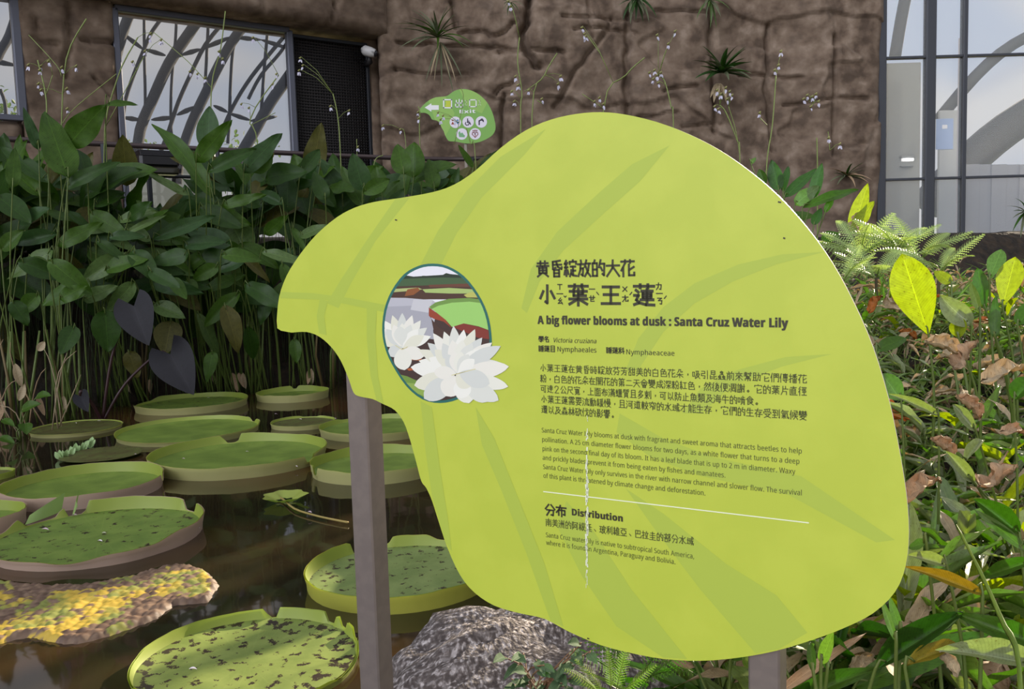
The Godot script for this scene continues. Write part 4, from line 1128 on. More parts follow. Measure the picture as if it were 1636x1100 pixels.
	tag(o, "window cut off by the left picture edge", "window")
	for e in [[Vector3(l1, lb, 0), Vector3(l1, top, 0), 0.1], [Vector3(l0, lb, 0), Vector3(l1, lb, 0), 0.07], [Vector3(l0, top, 0), Vector3(l1, top, 0), 0.07]]:
		var m = Vector3((l0 + l1) * 0.5, (top + lb) * 0.5, -0.04)
		bar(o, "window_frame", e[0] - m, e[1] - m, e[2], 0.1, steel)
	# black woven screen
	var s0 = win[1] + 0.06
	var scr = thing("mesh_screen", wall_frame * Vector3((s0 + screen_right) * 0.5, 1.7, -0.06), "black woven mesh screen right of the tinted window", "screen")
	scr.basis = wall_frame.basis
	var sw = screen_right - s0
	var sh = top - 1.75
	var black = mat(c8(26, 25, 28), 0.7)
	put(rounded_box(Vector3(sw, sh, 0.02), 0.002), "backing_panel", mat(c8(12, 12, 14), 0.6), scr).position = Vector3(0, sh * 0.5, -0.06)
	for x in [-sw * 0.5, sw * 0.5]:
		bar(scr, "screen_frame", Vector3(x, 0, 0.01), Vector3(x, sh, 0.01), 0.05, 0.06, dark_steel)
	bar(scr, "screen_frame", Vector3(-sw * 0.5, sh, 0.01), Vector3(sw * 0.5, sh, 0.01), 0.05, 0.06, dark_steel)
	var net = []
	for i in 28:
		var x = -sw * 0.5 + sw * (i + 0.5) / 28
		net.append([[Vector3(x, 0, 0.004 * (i % 2)), Vector3(x, sh, 0.004 * (i % 2))], 0.006, 4])
	for i in 70:
		var yy = sh * (i + 0.5) / 70
		net.append([[Vector3(-sw * 0.5, yy, 0.008), Vector3(0, yy + 0.006 * sin(i), 0.008), Vector3(sw * 0.5, yy, 0.008)], 0.009, 4])
	tag(put(tubes(net), "net", mat(c8(46, 42, 42), 0.6), scr), "", "", "", "stuff")
	# steel lattice outside, seen through the windows
	lattice(-2.2)
	# railing along the walkway
	railing()

func lattice(off):
	var bronze = mat(c8(28, 24, 22), 0.7, 0.0)
	var Q = func(x, y): return wall_frame * on_wall(x / 3.93, y / 3.93, off)
	var base = Q.call(1150, 1000)
	var o = thing("steel_lattice", Vector3(base.x, 0.9, base.z), "dark curved steel lattice standing outside behind the tinted window", "lattice")
	var fat = [[[860, 0, 800, 120, 750, 280, 700, 480], 42], [[1270, 90, 1180, 220, 1060, 400, 960, 620, 880, 820, 850, 1100], 46], [[1640, 60, 1500, 200, 1380, 400, 1290, 590, 1200, 780, 1130, 1000, 1110, 1150], 44], [[1960, 260, 1820, 470, 1700, 640, 1600, 820, 1500, 1000, 1470, 1150], 52], [[2120, 620, 2000, 780, 1900, 960, 1850, 1150], 50], [[130, 0, 60, 220, 0, 330, -60, 480], 34]]
	var thin = [[[905, 60, 906, 340, 912, 640, 900, 820], 13], [[1060, 60, 960, 190, 900, 320, 840, 470, 790, 620, 770, 760], 16], [[1110, 60, 1102, 240, 1080, 480, 1072, 700, 1080, 900], 13], [[1310, 100, 1300, 300, 1285, 560, 1270, 660], 14], [[1420, 120, 1290, 280, 1200, 460, 1120, 640, 1060, 820, 1010, 950], 18], [[1500, 160, 1462, 320, 1446, 560, 1440, 760, 1430, 900], 15], [[1900, 90, 1800, 210, 1700, 330, 1580, 480, 1490, 620, 1420, 760, 1330, 980], 18], [[1680, 200, 1660, 420, 1640, 700], 15], [[1960, 60, 1860, 180, 1760, 330, 1640, 470, 1560, 620], 16], [[0, 560, 30, 640, 40, 760], 14]]
	var links = [[770, 210, 900, 310], [910, 310, 1040, 348], [1050, 348, 1150, 348], [1140, 345, 1260, 308], [1270, 306, 1450, 232], [1460, 232, 1640, 250], [1640, 250, 1800, 300], [775, 738, 880, 752], [950, 752, 1100, 735], [1110, 722, 1230, 668], [1340, 662, 1430, 704], [1440, 712, 1570, 754], [1570, 760, 1740, 730], [-60, 380, 100, 410]]
	for e in fat + thin:
		var pts = []
		for i in range(0, e[0].size(), 2): pts.append(Q.call(e[0][i], e[0][i + 1]) - o.position)
		if e[0][-1] > 900 or e[1] > 40: pts[-1].y = maxf(pts[-1].y, -0.1)
		put(tube(smooth(pts, 3), e[1] * 0.82 / 3.93 / FOCAL * 12.5, 8), "beam" if e[1] > 30 else "strut", bronze, o)
	for e in links:
		var a = Q.call(e[0], e[1]) - o.position
		var b = Q.call(e[2], e[3]) - o.position
		var r = 15 / 3.93 / FOCAL * 12.5
		put(tube([a, a.lerp(b, 0.15), a.lerp(b, 0.5), a.lerp(b, 0.85), b], [r * 0.3, r * 0.8, r * 1.2, r * 0.8, r * 0.3], 8), "link", bronze, o)
	# low pale roof and trees far outside
	var p = at(258, 236, 40.0)
	var roof = thing("greenhouse_roof", Vector3(p.x, 0.9, p.z), "low pale roof far outside, seen at the bottom of the tinted window", "roof")
	put(rounded_box(Vector3(4.2, 5.2, 3.0), 0.05), "roof_wall", mat(c8(150, 150, 140), 0.8), roof).position = Vector3(0, 2.6, 0)
	put(tube([Vector3(-2.3, 5.2, 0), Vector3(2.3, 5.2, 0)], 1.1, 12, 0.4), "roof_sheet", mat(c8(220, 222, 218), 0.3), roof)
	for e in [[392, 262, 40.0, 1.3, "at the right end of the tinted window"], [232, 276, 44.0, 1.4, "behind the floodlight"], [6, 205, 36.0, 1.3, "in the window at the left picture edge"]]:
		var q = at(e[0], e[1], e[2])
		var t = thing("far_tree", Vector3(q.x, 0.9, q.z), "small leafy tree far outside, seen " + e[4], "tree", "trees beyond the windows")
		put(tube([Vector3.ZERO, Vector3(0.1, q.y - 0.9, 0)], [0.16, 0.08], 6), "trunk", mat(c8(80, 66, 50), 0.9), t)
		var crown = MultiMesh.new()
		crown.transform_format = MultiMesh.TRANSFORM_3D
		crown.mesh = leaf_mesh(1.0, 0.5, 0.5, 0.2, 0.2)
		crown.instance_count = 420
		for i in 420:
			var d = Vector3(rng.randfn(), rng.randfn(), rng.randfn()) * e[3] * 0.42
			crown.set_instance_transform(i, aim(Vector3(0, q.y - 0.9, 0) + d, Vector3(rng.randfn(), rng.randfn(), rng.randfn()), Vector3(rng.randfn(), 1, rng.randfn()), 0.26))
		var mm = MultiMeshInstance3D.new()
		mm.multimesh = crown
		mm.material_override = mat(c8(96, 112, 58), 0.6, 0.0, Color(0.3, 0.4, 0.1))
		mm.name = "foliage"
		mm.set_meta("kind", "stuff")
		t.add_child(mm, true)

func railing():
	var brown = mat(c8(84, 72, 72), 0.4, 0.5)
	var h = on_wall(300, 236, 1.3).y
	var corner = wall_frame * Vector3(0.0, h, 1.3)
	var a = wall_frame * Vector3(-11.6, h, 1.3)
	var b = Vector3(1.6, h - 0.06, BACK_Z + 1.2)
	var base = corner
	base.y = 1.66
	var o = thing("railing", base, "dark metal handrail along the walkway behind the marsh plants", "railing")
	put(tube(smooth([a - base, (a + corner) * 0.5 - base, corner - base, (corner + b) * 0.5 - base, b - base], 5), 0.032, 10), "handrail", brown, o)
	var d = Vector3(0, -0.34, 0)
	put(tube(smooth([a - base + d, (a + corner) * 0.5 - base + d, corner - base + d, (corner + b) * 0.5 - base + d, b - base + d], 5), 0.02, 8), "lower_rail", dark_steel, o)
	for x in [-11.4, -10.4, -9.1, -7.8, -6.5, -5.2, -3.9, -2.6, -1.3, 0.0]:
		var p = wall_frame * Vector3(x, h, 1.3) - base
		bar(o, "rail_post", Vector3(p.x, 0.02, p.z), Vector3(p.x, p.y, p.z), 0.045, 0.045, dark_steel)
	for k in 3:
		var p = corner.lerp(b, (k + 0.9) / 2.9) - base
		bar(o, "rail_post", Vector3(p.x, -0.6, p.z), p, 0.045, 0.045, dark_steel)
	# floodlight on a stake before the window
	var f = wall_frame * on_wall(251, 262, 1.45)
	var s = thing("floodlight", Vector3(f.x, 1.0, f.z), "black floodlight box on a stake before the tinted window", "lamp")
	s.basis = wall_frame.basis
	var y = f.y - 1.0
	put(rounded_box(Vector3(0.44, 0.15, 0.26), 0.03), "housing", mat(c8(22, 20, 24), 0.35), s).position = Vector3(0, y + 0.03, 0)
	put(rounded_box(Vector3(0.36, 0.09, 0.2), 0.02), "lens", mat(c8(52, 50, 40), 0.15), s).position = Vector3(0.04, y - 0.08, 0.02)
	for k in 5:
		put(rounded_box(Vector3(0.42, 0.012, 0.27), 0.003), "cooling_fin", mat(c8(30, 28, 34), 0.35), s).position = Vector3(0, y + 0.115, -0.0) + Vector3(0, 0.014 * k - 0.03, -0.03 * k * 0.3)
	bar(s, "yoke", Vector3(-0.1, y - 0.18, 0), Vector3(-0.1, y, 0), 0.03, 0.06, dark_steel)
	bar(s, "stake", Vector3(-0.1, 0, 0), Vector3(-0.1, y - 0.15, 0), 0.05, 0.05, dark_steel)
	# security camera at the top corner of the screen
	var c = wall_frame * on_wall(588, 84, 0.12)
	var k = thing("security_camera", c, "white security camera at the upper right corner of the black screen", "camera")
	k.basis = wall_frame.basis
	put(tube([Vector3(-0.09, 0.02, 0.0), Vector3(-0.07, 0.02, 0.03), Vector3(0.0, -0.01, 0.08), Vector3(0.05, -0.03, 0.12)], [0.05, 0.075, 0.075, 0.06], 14), "body", mat(c8(206, 204, 204), 0.35), k)
	put(tube([Vector3(0.045, -0.028, 0.115), Vector3(0.075, -0.042, 0.14)], [0.045, 0.04], 14), "lens", mat(c8(40, 40, 44), 0.15), k)
	put(tube([Vector3(0.02, -0.14, -0.12), Vector3(0.02, -0.13, 0.0), Vector3(0.0, -0.06, 0.03)], [0.05, 0.045, 0.025], 10), "bracket", mat(c8(34, 32, 34), 0.5), k)

func exit_sign():
	var p = at(735, 186, 12.35)
	var o = thing("exit_sign", Vector3(p.x, ground_height(p.x, p.z), p.z), "small green leaf-shaped exit sign with arrow and round white icons", "sign")
	var E = func(x, y): # from the close view of the sign to its own plane
		var q = on_plane(650 + x / 9.17, 120 + y / 9.17, p, Vector3.BACK) - o.position
		return Vector2(q.x, q.y)
	var EE = func(flat):
		var out = PackedVector2Array()
		for v in pts2(flat): out.append(E.call(v.x, v.y))
		return out
	var line = []
	for v in smooth(pts2([178, 530, 195, 490, 260, 420, 330, 365, 420, 325, 530, 315, 600, 298, 680, 240, 760, 210, 850, 203, 930, 220, 1020, 260, 1110, 325, 1190, 420, 1250, 540, 1285, 660, 1300, 760, 1285, 830, 1240, 890, 1160, 940, 1060, 980, 950, 998, 850, 998, 760, 980, 700, 970, 640, 968, 600, 950, 560, 880, 540, 820, 510, 770, 480, 700, 440, 665, 370, 650, 345, 605, 310, 570, 260, 550, 200, 550]), 2, true): line.append(E.call(v.x, v.y))
	put(extrude(PackedVector2Array(line), -0.012, 0.0), "panel", mat(c8(128, 178, 84), 0.5), o)
	var pale = SurfaceTool.new()
	pale.begin(Mesh.PRIMITIVE_TRIANGLES)
	for piece in Geometry2D.intersect_polygons(EE.call([300, 330, 560, 300, 700, 560, 640, 760, 560, 900, 420, 680]), PackedVector2Array(line)): flat_into(pale, piece, 0.001)
	for piece in Geometry2D.intersect_polygons(EE.call([760, 200, 1000, 230, 1180, 400, 1100, 560, 900, 480]), PackedVector2Array(line)): flat_into(pale, piece, 0.001)
	put(pale.commit(), "printed_highlight", mat(c8(148, 190, 92), 0.5), o)
	var white = mat(c8(240, 240, 240), 0.5)
	var st = SurfaceTool.new()
	st.begin(Mesh.PRIMITIVE_TRIANGLES)
	flat_into(st, EE.call([262, 475, 360, 412, 360, 440, 468, 440, 468, 508, 360, 508, 360, 536]), 0.003)
	put(st.commit(), "arrow", white, o)
	st = SurfaceTool.new()
	st.begin(Mesh.PRIMITIVE_TRIANGLES)
	var k = (E.call(1, 0) - E.call(0, 0)).x
	var S = func(into, flat, w): stroke_into(into, Array(EE.call(flat)), w * 1.35 * k, 0.003)
	S.call(st, [540, 360, 655, 360, 655, 478, 540, 478, 540, 360], 13)
	put(st.commit(), "exit_box", white, o)
	st = SurfaceTool.new()
	st.begin(Mesh.PRIMITIVE_TRIANGLES)
	flat_into(st, EE.call([565, 380, 640, 372, 645, 465, 600, 470, 560, 460, 575, 420]), 0.003)
	put(st.commit(), "running_man_icon", mat(c8(196, 208, 60), 0.5), o)
	st = SurfaceTool.new()
	st.begin(Mesh.PRIMITIVE_TRIANGLES)
	for e in [["出", 708, 352, 825, 476], ["口", 905, 350, 1030, 474]]:
		for l in glyph(e[0], Rect2(e[1], e[2], e[3] - e[1], e[4] - e[2])):
			var f = []
			for v in l: f.append(E.call(v.x, v.y))
			stroke_into(st, f, 14 * k, 0.003)
	put(st.commit(), "text_line", white, o)
	st = SurfaceTool.new()
	st.begin(Mesh.PRIMITIVE_TRIANGLES)
	S.call(st, [850, 372, 875, 372, 862, 400, 880, 398], 6)
	S.call(st, [862, 410, 850, 440, 880, 440], 6)
	put(st.commit(), "phonetic_mark", mat(c8(196, 214, 170), 0.5), o)
	st = SurfaceTool.new()
	st.begin(Mesh.PRIMITIVE_TRIANGLES)
	S.call(st, [1050, 375, 1075, 372, 1060, 410, 1080, 405], 6)
	S.call(st, [1050, 440, 1062, 415, 1085, 440], 6)
	put(st.commit(), "phonetic_mark", mat(c8(196, 214, 170), 0.5), o)
	var font = SystemFont.new()
	font.font_names = PackedStringArray(["Droid Sans"])
	font.font_weight = 700
	var t = TextMesh.new()
	t.text = "Exit"
	t.font = font
	t.font_size = 64
	t.pixel_size = 0.01
	t.depth = 0.002
	var bb = t.get_aabb()
	var a = E.call(772, 560)
	var b = E.call(1003, 498)
	var node = put(t, "text_line", white, o)
	node.scale = Vector3((b.x - a.x) / bb.size.x, (b.y - a.y) / bb.size.y, 1)
	node.position = Vector3(a.x - bb.position.x * node.scale.x, a.y - bb.position.y * node.scale.y, 0.003)
	var icons = [[710, 690, "people"], [898, 685, "wheelchair"], [1090, 685, "tap"], [805, 862, "plants"], [1000, 860, "heart"]]
	for e in icons:
		st = SurfaceTool.new()
		st.begin(Mesh.PRIMITIVE_TRIANGLES)
		var disc = PackedVector2Array()
		for i in 28: disc.append(E.call(e[0] + 84 * cos(TAU * i / 28), e[1] + 84 * sin(TAU * i / 28)))
		flat_into(st, disc, 0.002)
		var d = put(st.commit(), "icon_disc", mat(c8(232, 226, 236), 0.5), o)
		st = SurfaceTool.new()
		st.begin(Mesh.PRIMITIVE_TRIANGLES)
		var x = e[0]
		var y = e[1]
		var col = c8(60, 44, 76)
		if e[2] == "people":
			col = c8(150, 60, 50)
			S.call(st, [x - 45, y - 30, x - 32, y - 30], 14)
			flat_into(st, EE.call([x - 38, y - 12, x - 14, y + 32, x - 62, y + 32]), 0.003)
			put(st.commit(), "icon", mat(col, 0.5), d)
			st = SurfaceTool.new()
			st.begin(Mesh.PRIMITIVE_TRIANGLES)
			col = c8(70, 130, 180)
			S.call(st, [x - 4, y - 50, x - 4, y + 40], 5)
			S.call(st, [x + 26, y - 30, x + 40, y - 30], 14)
			flat_into(st, EE.call([x + 8, y - 10, x + 58, y - 10, x + 33, y + 32]), 0.003)
		elif e[2] == "wheelchair":
			S.call(st, [x - 8, y - 45, x - 8, y + 8, x + 22, y + 8, x + 34, y + 36], 11)
			S.call(st, [x - 34, y + 5, x - 42, y + 28, x - 26, y + 48, x + 4, y + 44, x + 14, y + 22], 9)
			S.call(st, [x - 10, y - 12, x + 16, y - 12], 8)
		elif e[2] == "tap":
			S.call(st, [x - 30, y + 40, x - 30, y - 14, x - 8, y - 28, x + 26, y - 26, x + 30, y - 6], 14)
			S.call(st, [x + 2, y - 44, x + 18, y - 44], 10)
		elif e[2] == "plants":
			col = c8(120, 176, 124)
			flat_into(st, EE.call([x - 50, y - 20, x - 30, y - 45, x - 16, y - 10, x + 10, y - 22, x + 30, y + 10, x + 46, y + 20, x + 40, y + 48, x - 38, y + 44]), 0.003)
		else:
			col = c8(150, 70, 84)
			S.call(st, [x, y + 52, x - 42, y + 8, x - 38, y - 18, x - 16, y - 22, x, y - 6, x + 16, y - 22, x + 38, y - 18, x + 42, y + 8, x, y + 52], 8)
			S.call(st, [x + 4, y - 12, x - 6, y + 10, x + 8, y + 10, x - 2, y + 34], 6)
			S.call(st, [x - 36, y - 36, x - 28, y - 56, x - 20, y - 36], 6)
			S.call(st, [x + 4, y - 56, x - 8, y - 56, x - 8, y - 36, x + 4, y - 36], 6)
			S.call(st, [x - 8, y - 46, x + 2, y - 46], 5)
			S.call(st, [x + 16, y - 56, x + 16, y - 36, x + 30, y - 42, x + 30, y - 50, x + 16, y - 56], 6)
		put(st.commit(), "icon", mat(col, 0.5), d)
	bar(o, "stake", Vector3(0.06, 0, -0.04), Vector3(0.06, p.y - o.position.y, -0.04), 0.04, 0.04, mat(c8(150, 140, 128), 0.5))

func build_facade():
	# glass pavilion on the right
	var F = func(x, y, off := 0.0): return on_plane(x, y, Vector3(0, 0, BACK_Z + off), Vector3.BACK)
	var grey = mat(c8(70, 72, 78), 0.45, 0.3)
	var pale = mat(c8(206, 204, 204), 0.6)
	var y0 = F.call(1500, 387).y
	var top = 7.4
	var xs = [F.call(1407, 200).x, F.call(1484, 200).x, F.call(1538, 200).x, F.call(1720, 200).x, F.call(1900, 200).x, F.call(2150, 200).x, 12.5]
	var plinth = structure(rounded_box(Vector3(xs[-1] - xs[0] + 0.3, y0 - 0.3, 0.5), 0.02), "wall_plinth", mat(c8(52, 50, 50), 0.7), Transform3D(Basis(), Vector3((xs[0] + xs[-1]) * 0.5, (y0 + 0.3) * 0.5, BACK_Z - 0.15)))
	tag(plinth, "dark plinth under the glass pavilion", "wall")
	var widths = [0.12, 0.15, 0.06, 0.12, 0.12, 0.12, 0.12]
	for i in xs.size():
		var t = bar(null, "trim", Vector3(xs[i], y0, BACK_Z), Vector3(xs[i], top, BACK_Z), widths[i], 0.14, grey)
		t.name = "trim_%d" % (i + 1)
		tag(t, "", "", "", "structure")
	var n = 0
	for y in [y0 + 0.04, F.call(1560, 283).y, F.call(1530, 90).y, 5.6, top]:
		n += 1
		var t = bar(null, "trim", Vector3(xs[0], y, BACK_Z), Vector3(xs[-1], y, BACK_Z), 0.035 if n > 1 else 0.08, 0.1, grey)
		t.name = "trim_%d" % (n + 20)
		tag(t, "", "", "", "structure")
	var clear = glass(Color(0.8, 0.84, 0.86, 0.10))
	for i in xs.size() - 1:
		var a = xs[i] + widths[i] * 0.5
		var b = xs[i + 1] - widths[i + 1] * 0.5
		var p = structure(rounded_box(Vector3(b - a, top - y0, 0.016), 0.002), "window_%d" % (i + 3), clear, Transform3D(Basis(), Vector3((a + b) * 0.5, (top + y0) * 0.5, BACK_Z)))
		tag(p, "tall clear pavilion pane", "window")
	# inside: grey partition, pale door post, lower blind, blue notice, lit lamp
	var back = BACK_Z - 1.1
	var box = func(called, xa, ya, xb, yb, off, deep, m, label, cat):
		var a = F.call(xa, yb, off)
		var b = F.call(xb, ya, off)
		var t = structure(rounded_box(Vector3(b.x - a.x, b.y - a.y, deep), 0.01), called, m, Transform3D(Basis(), Vector3((a.x + b.x) * 0.5, (a.y + b.y) * 0.5, BACK_Z + off)))
		tag(t, label, cat)
		return t
	box.call("wall_partition", 1412, 100, 1470, 480, -1.0, 0.08, mat(c8(140, 140, 134), 0.7), "grey-green partition inside the pavilion", "wall")
	box.call("wall_panel", 1496, 176, 1530, 470, -0.6, 0.06, mat(c8(176, 178, 178), 0.6), "pale panel behind the blue notice", "wall")
	box.call("trim_40", 1527, 60, 1536, 470, -0.3, 0.08, mat(c8(214, 210, 216), 0.5), "white door post inside the pavilion", "post")
	for i in 12:
		var x = 1541 + i * 22
		var a = F.call(x - 2, 470, -0.8)
		var b = F.call(x + 21, 262, -0.8)
		var t = put(rounded_box(Vector3((b.x - a.x) * 1.25, b.y - a.y, 0.02), 0.004), "blind_slat", mat(c8(146, 146, 152), 0.6), null, Transform3D(Basis(), Vector3((a.x + b.x) * 0.5, (a.y + b.y) * 0.5, BACK_Z - 0.8 - 0.025 * (i % 2))))
		tag(t, "grey vertical blind slat low behind the right pavilion glass", "blind", "vertical blinds in the pavilion")
	var q = F.call(1509, 214, -0.566)
	var poster = put(rounded_box(Vector3(0.27, 0.47, 0.006), 0.001), "blue_notice", mat(c8(150, 172, 214), 0.6), null, Transform3D(Basis(), q))
	tag(poster, "pale blue notice sheet hung behind the pavilion glass", "notice")
	put(rounded_box(Vector3(0.08, 0.06, 0.002), 0.0005), "white_mark", mat(c8(230, 232, 240), 0.6), poster).position = Vector3(0.0, 0.11, 0.005)
	var l = F.call(1450, 255, -0.90)
	var lamp = thing("strip_lamp", l, "small lit white strip lamp inside the left pavilion pane", "lamp")
	var glow = StandardMaterial3D.new()
	glow.albedo_color = Color.WHITE
	glow.emission_enabled = true
	glow.emission = Color(1, 1, 1)
	glow.emission_energy_multiplier = 1.6
	put(rounded_box(Vector3(0.19, 0.05, 0.05), 0.008), "tube", glow, lamp)
	put(rounded_box(Vector3(0.22, 0.03, 0.1), 0.006), "lamp_hood", mat(c8(120, 120, 116), 0.5), lamp).position = Vector3(0, 0.045, -0.02)
	put(rounded_box(Vector3(0.2, 0.02, 0.06), 0.004), "bracket", mat(c8(110, 110, 106), 0.5), lamp).position = Vector3(0, -0.1, -0.04)
	var ol = OmniLight3D.new()
	ol.name = "lamp_light"
	ol.light_energy = 0.02
	ol.light_size = 0.05
	ol.omni_range = 12
	ol.omni_attenuation = 2
	ol.shadow_enabled = true
	ol.position = l + Vector3(0, 0, 0.06)
	add_child(ol)
	# steel lattice behind the pavilion
	var o = thing("steel_lattice", Vector3(6.0, 0.9, BACK_Z - 2.4), "dark diagonal steel beams behind the right pavilion glass", "lattice")
	var bronze = mat(c8(60, 54, 50), 0.6, 0.1)
	for e in [[[1700, 150, 1610, 205, 1540, 265, 1480, 330], 0.30], [[1720, 20, 1620, 70, 1560, 120, 1500, 190], 0.10], [[1450, -20, 1440, 30, 1430, 90], 0.10]]:
		var pts = []
		for i in range(0, e[0].size(), 2): pts.append(F.call(e[0][i], e[0][i + 1], -2.4) - o.position)
		put(tube(smooth(pts, 3), e[1], 10), "beam", bronze, o)
# ---------------------------------------------------------------- plants
var greens := {}
var stalk_m: StandardMaterial3D

func leaf_texture() -> ImageTexture:
	# pale midrib, fine side veins and slight mottling; white is the leaf's own colour
	var im = Image.create(128, 256, false, Image.FORMAT_RGB8)
	var n = FastNoiseLite.new()
	n.seed = 61
	n.frequency = 0.03
	for j in 256:
		for i in 128:
			var x = absf(i - 63.5) / 63.5
			var k = 0.86 + 0.10 * n.get_noise_2d(i, j)
			if fposmod(j - x * 46.0, 9.0) < 2.0: k -= 0.07
			if x < 0.035: k = 1.0
			var c = Color(k, k, k)
			if n.get_noise_2d(i * 2.3 + 300, j * 2.3) > 0.46: c = Color(k * 0.8, k * 0.72, k * 0.6)
			im.set_pixel(i, j, c)
	return ImageTexture.create_from_image(im)

func leaf_mat(c: Color, rough: float, back: Color, tex) -> StandardMaterial3D:
	var m = StandardMaterial3D.new()
	m.albedo_color = c
	m.albedo_texture = tex
	m.roughness = rough
	m.cull_mode = BaseMaterial3D.CULL_DISABLED
	m.metallic_specular = 0.4
	m.backlight_enabled = true
	m.backlight = back
	return m

func plant_materials():
	var t = leaf_texture()
	var b = Color(0.55, 0.8, 0.1)
	greens = {
		"dark": leaf_mat(c8(58, 92, 28), 0.45, b, t), "mid": leaf_mat(c8(82, 118, 36), 0.45, b, t), "blue": leaf_mat(c8(70, 104, 54), 0.4, b, t), "light": leaf_mat(c8(114, 142, 80), 0.38, b, t),
		"lime": leaf_mat(c8(172, 190, 44), 0.4, Color(0.95, 1.0, 0.1), t), "yellow": leaf_mat(c8(160, 146, 46), 0.5, Color(0.7, 0.6, 0.1), t), "olive": leaf_mat(c8(108, 104, 46), 0.5, b, t),
		"purple": leaf_mat(c8(28, 26, 34), 0.6, Color(0.12, 0.08, 0.1), t), "pale": leaf_mat(c8(168, 178, 134), 0.36, Color(0.7, 0.8, 0.3), t), "grassy": leaf_mat(c8(128, 152, 70), 0.42, b, t), "leaflet": leaf_mat(c8(104, 132, 96), 0.75, b, t), "dead": leaf_mat(c8(192, 162, 128), 0.7, Color(0.4, 0.25, 0.1), t), "tan": leaf_mat(c8(204, 184, 150), 0.7, Color(0.6, 0.5, 0.3), t),
		"orange": leaf_mat(c8(176, 110, 46), 0.6, Color(0.6, 0.35, 0.1), t), "fern": leaf_mat(c8(158, 178, 112), 0.4, Color(0.6, 0.7, 0.3), null), "young": leaf_mat(c8(146, 170, 74), 0.42, b, t), "strap": leaf_mat(c8(122, 130, 98), 0.6, Color(0.3, 0.4, 0.1), t), "gloss": leaf_mat(c8(134, 154, 100), 0.28, b, t),
	}
	stalk_m = mat(c8(92, 108, 50), 0.5, 0.0, Color(0.3, 0.4, 0.1))

func blade(ratio: float, kind := 0) -> ArrayMesh:
	# a blade of unit length; ratio = width / length
	var r = snappedf(clampf(ratio, 0.06, 0.9), 0.08)
	var k = kind % 7 if kind > 3 else kind % 4
	return leaf_mesh(1.0, maxf(r, 0.05), [0.38, 0.45, 0.36, 0.42, 0.45, 0.4, 0.6][k], [0.06, 0.22, 0.12, 0.34, 0.2, 0.42, 0.05][k], [0.10, 0.22, 0.05, 0.16, 0.9, 0.6, 0.08][k], [0.01, 0.015, 0.03, 0.02, 0.02, 0.03, 0.012][k], [0.0, 0.25, -0.3, 0.15, 0.35, -0.45, 0.1][k], k)

func hedge_depth(x, y, s: float) -> float:
	var r = ray(x, y)
	var d = (s - (EYE - W0).dot(WN)) / r.dot(WN)
	return minf(d, (BACK_Z + s - EYE.z) / r.z)

func leaf_on(parent: Node3D, root: Vector3, base: Vector3, tip: Vector3, width: float, m, kind: int, face: Vector3, stalk_r := 0.012, sm = null):
	# a stalk from root to base that carries one leaf; all given in world positions
	var d = tip - base
	var mid = root.lerp(base, 0.55) + Vector3(rng.randf_range(-0.04, 0.04), 0, rng.randf_range(-0.04, 0.04))
	mid.x = lerpf(mid.x, root.x, 0.4)
	if stalk_r > 0.0:
		var pts = smooth([root - parent.position, mid - parent.position, base - parent.position, base + d * 0.12 - parent.position], 3)
		var n = pts.size()
		var rr = []
		for i in n: rr.append(stalk_r * lerpf(1.0, 0.35, float(i) / n))
		put(tube(pts, rr, 5), "stalk", sm if sm else stalk_m, parent)
	var t = aim(base - parent.position, d, face, d.length())
	put(blade(width / d.length(), kind), "leaf", m, parent, t)

func ground_at(p: Vector3) -> Vector3:
	return Vector3(p.x, maxf(ground_height(p.x, p.z), -0.05), p.z)

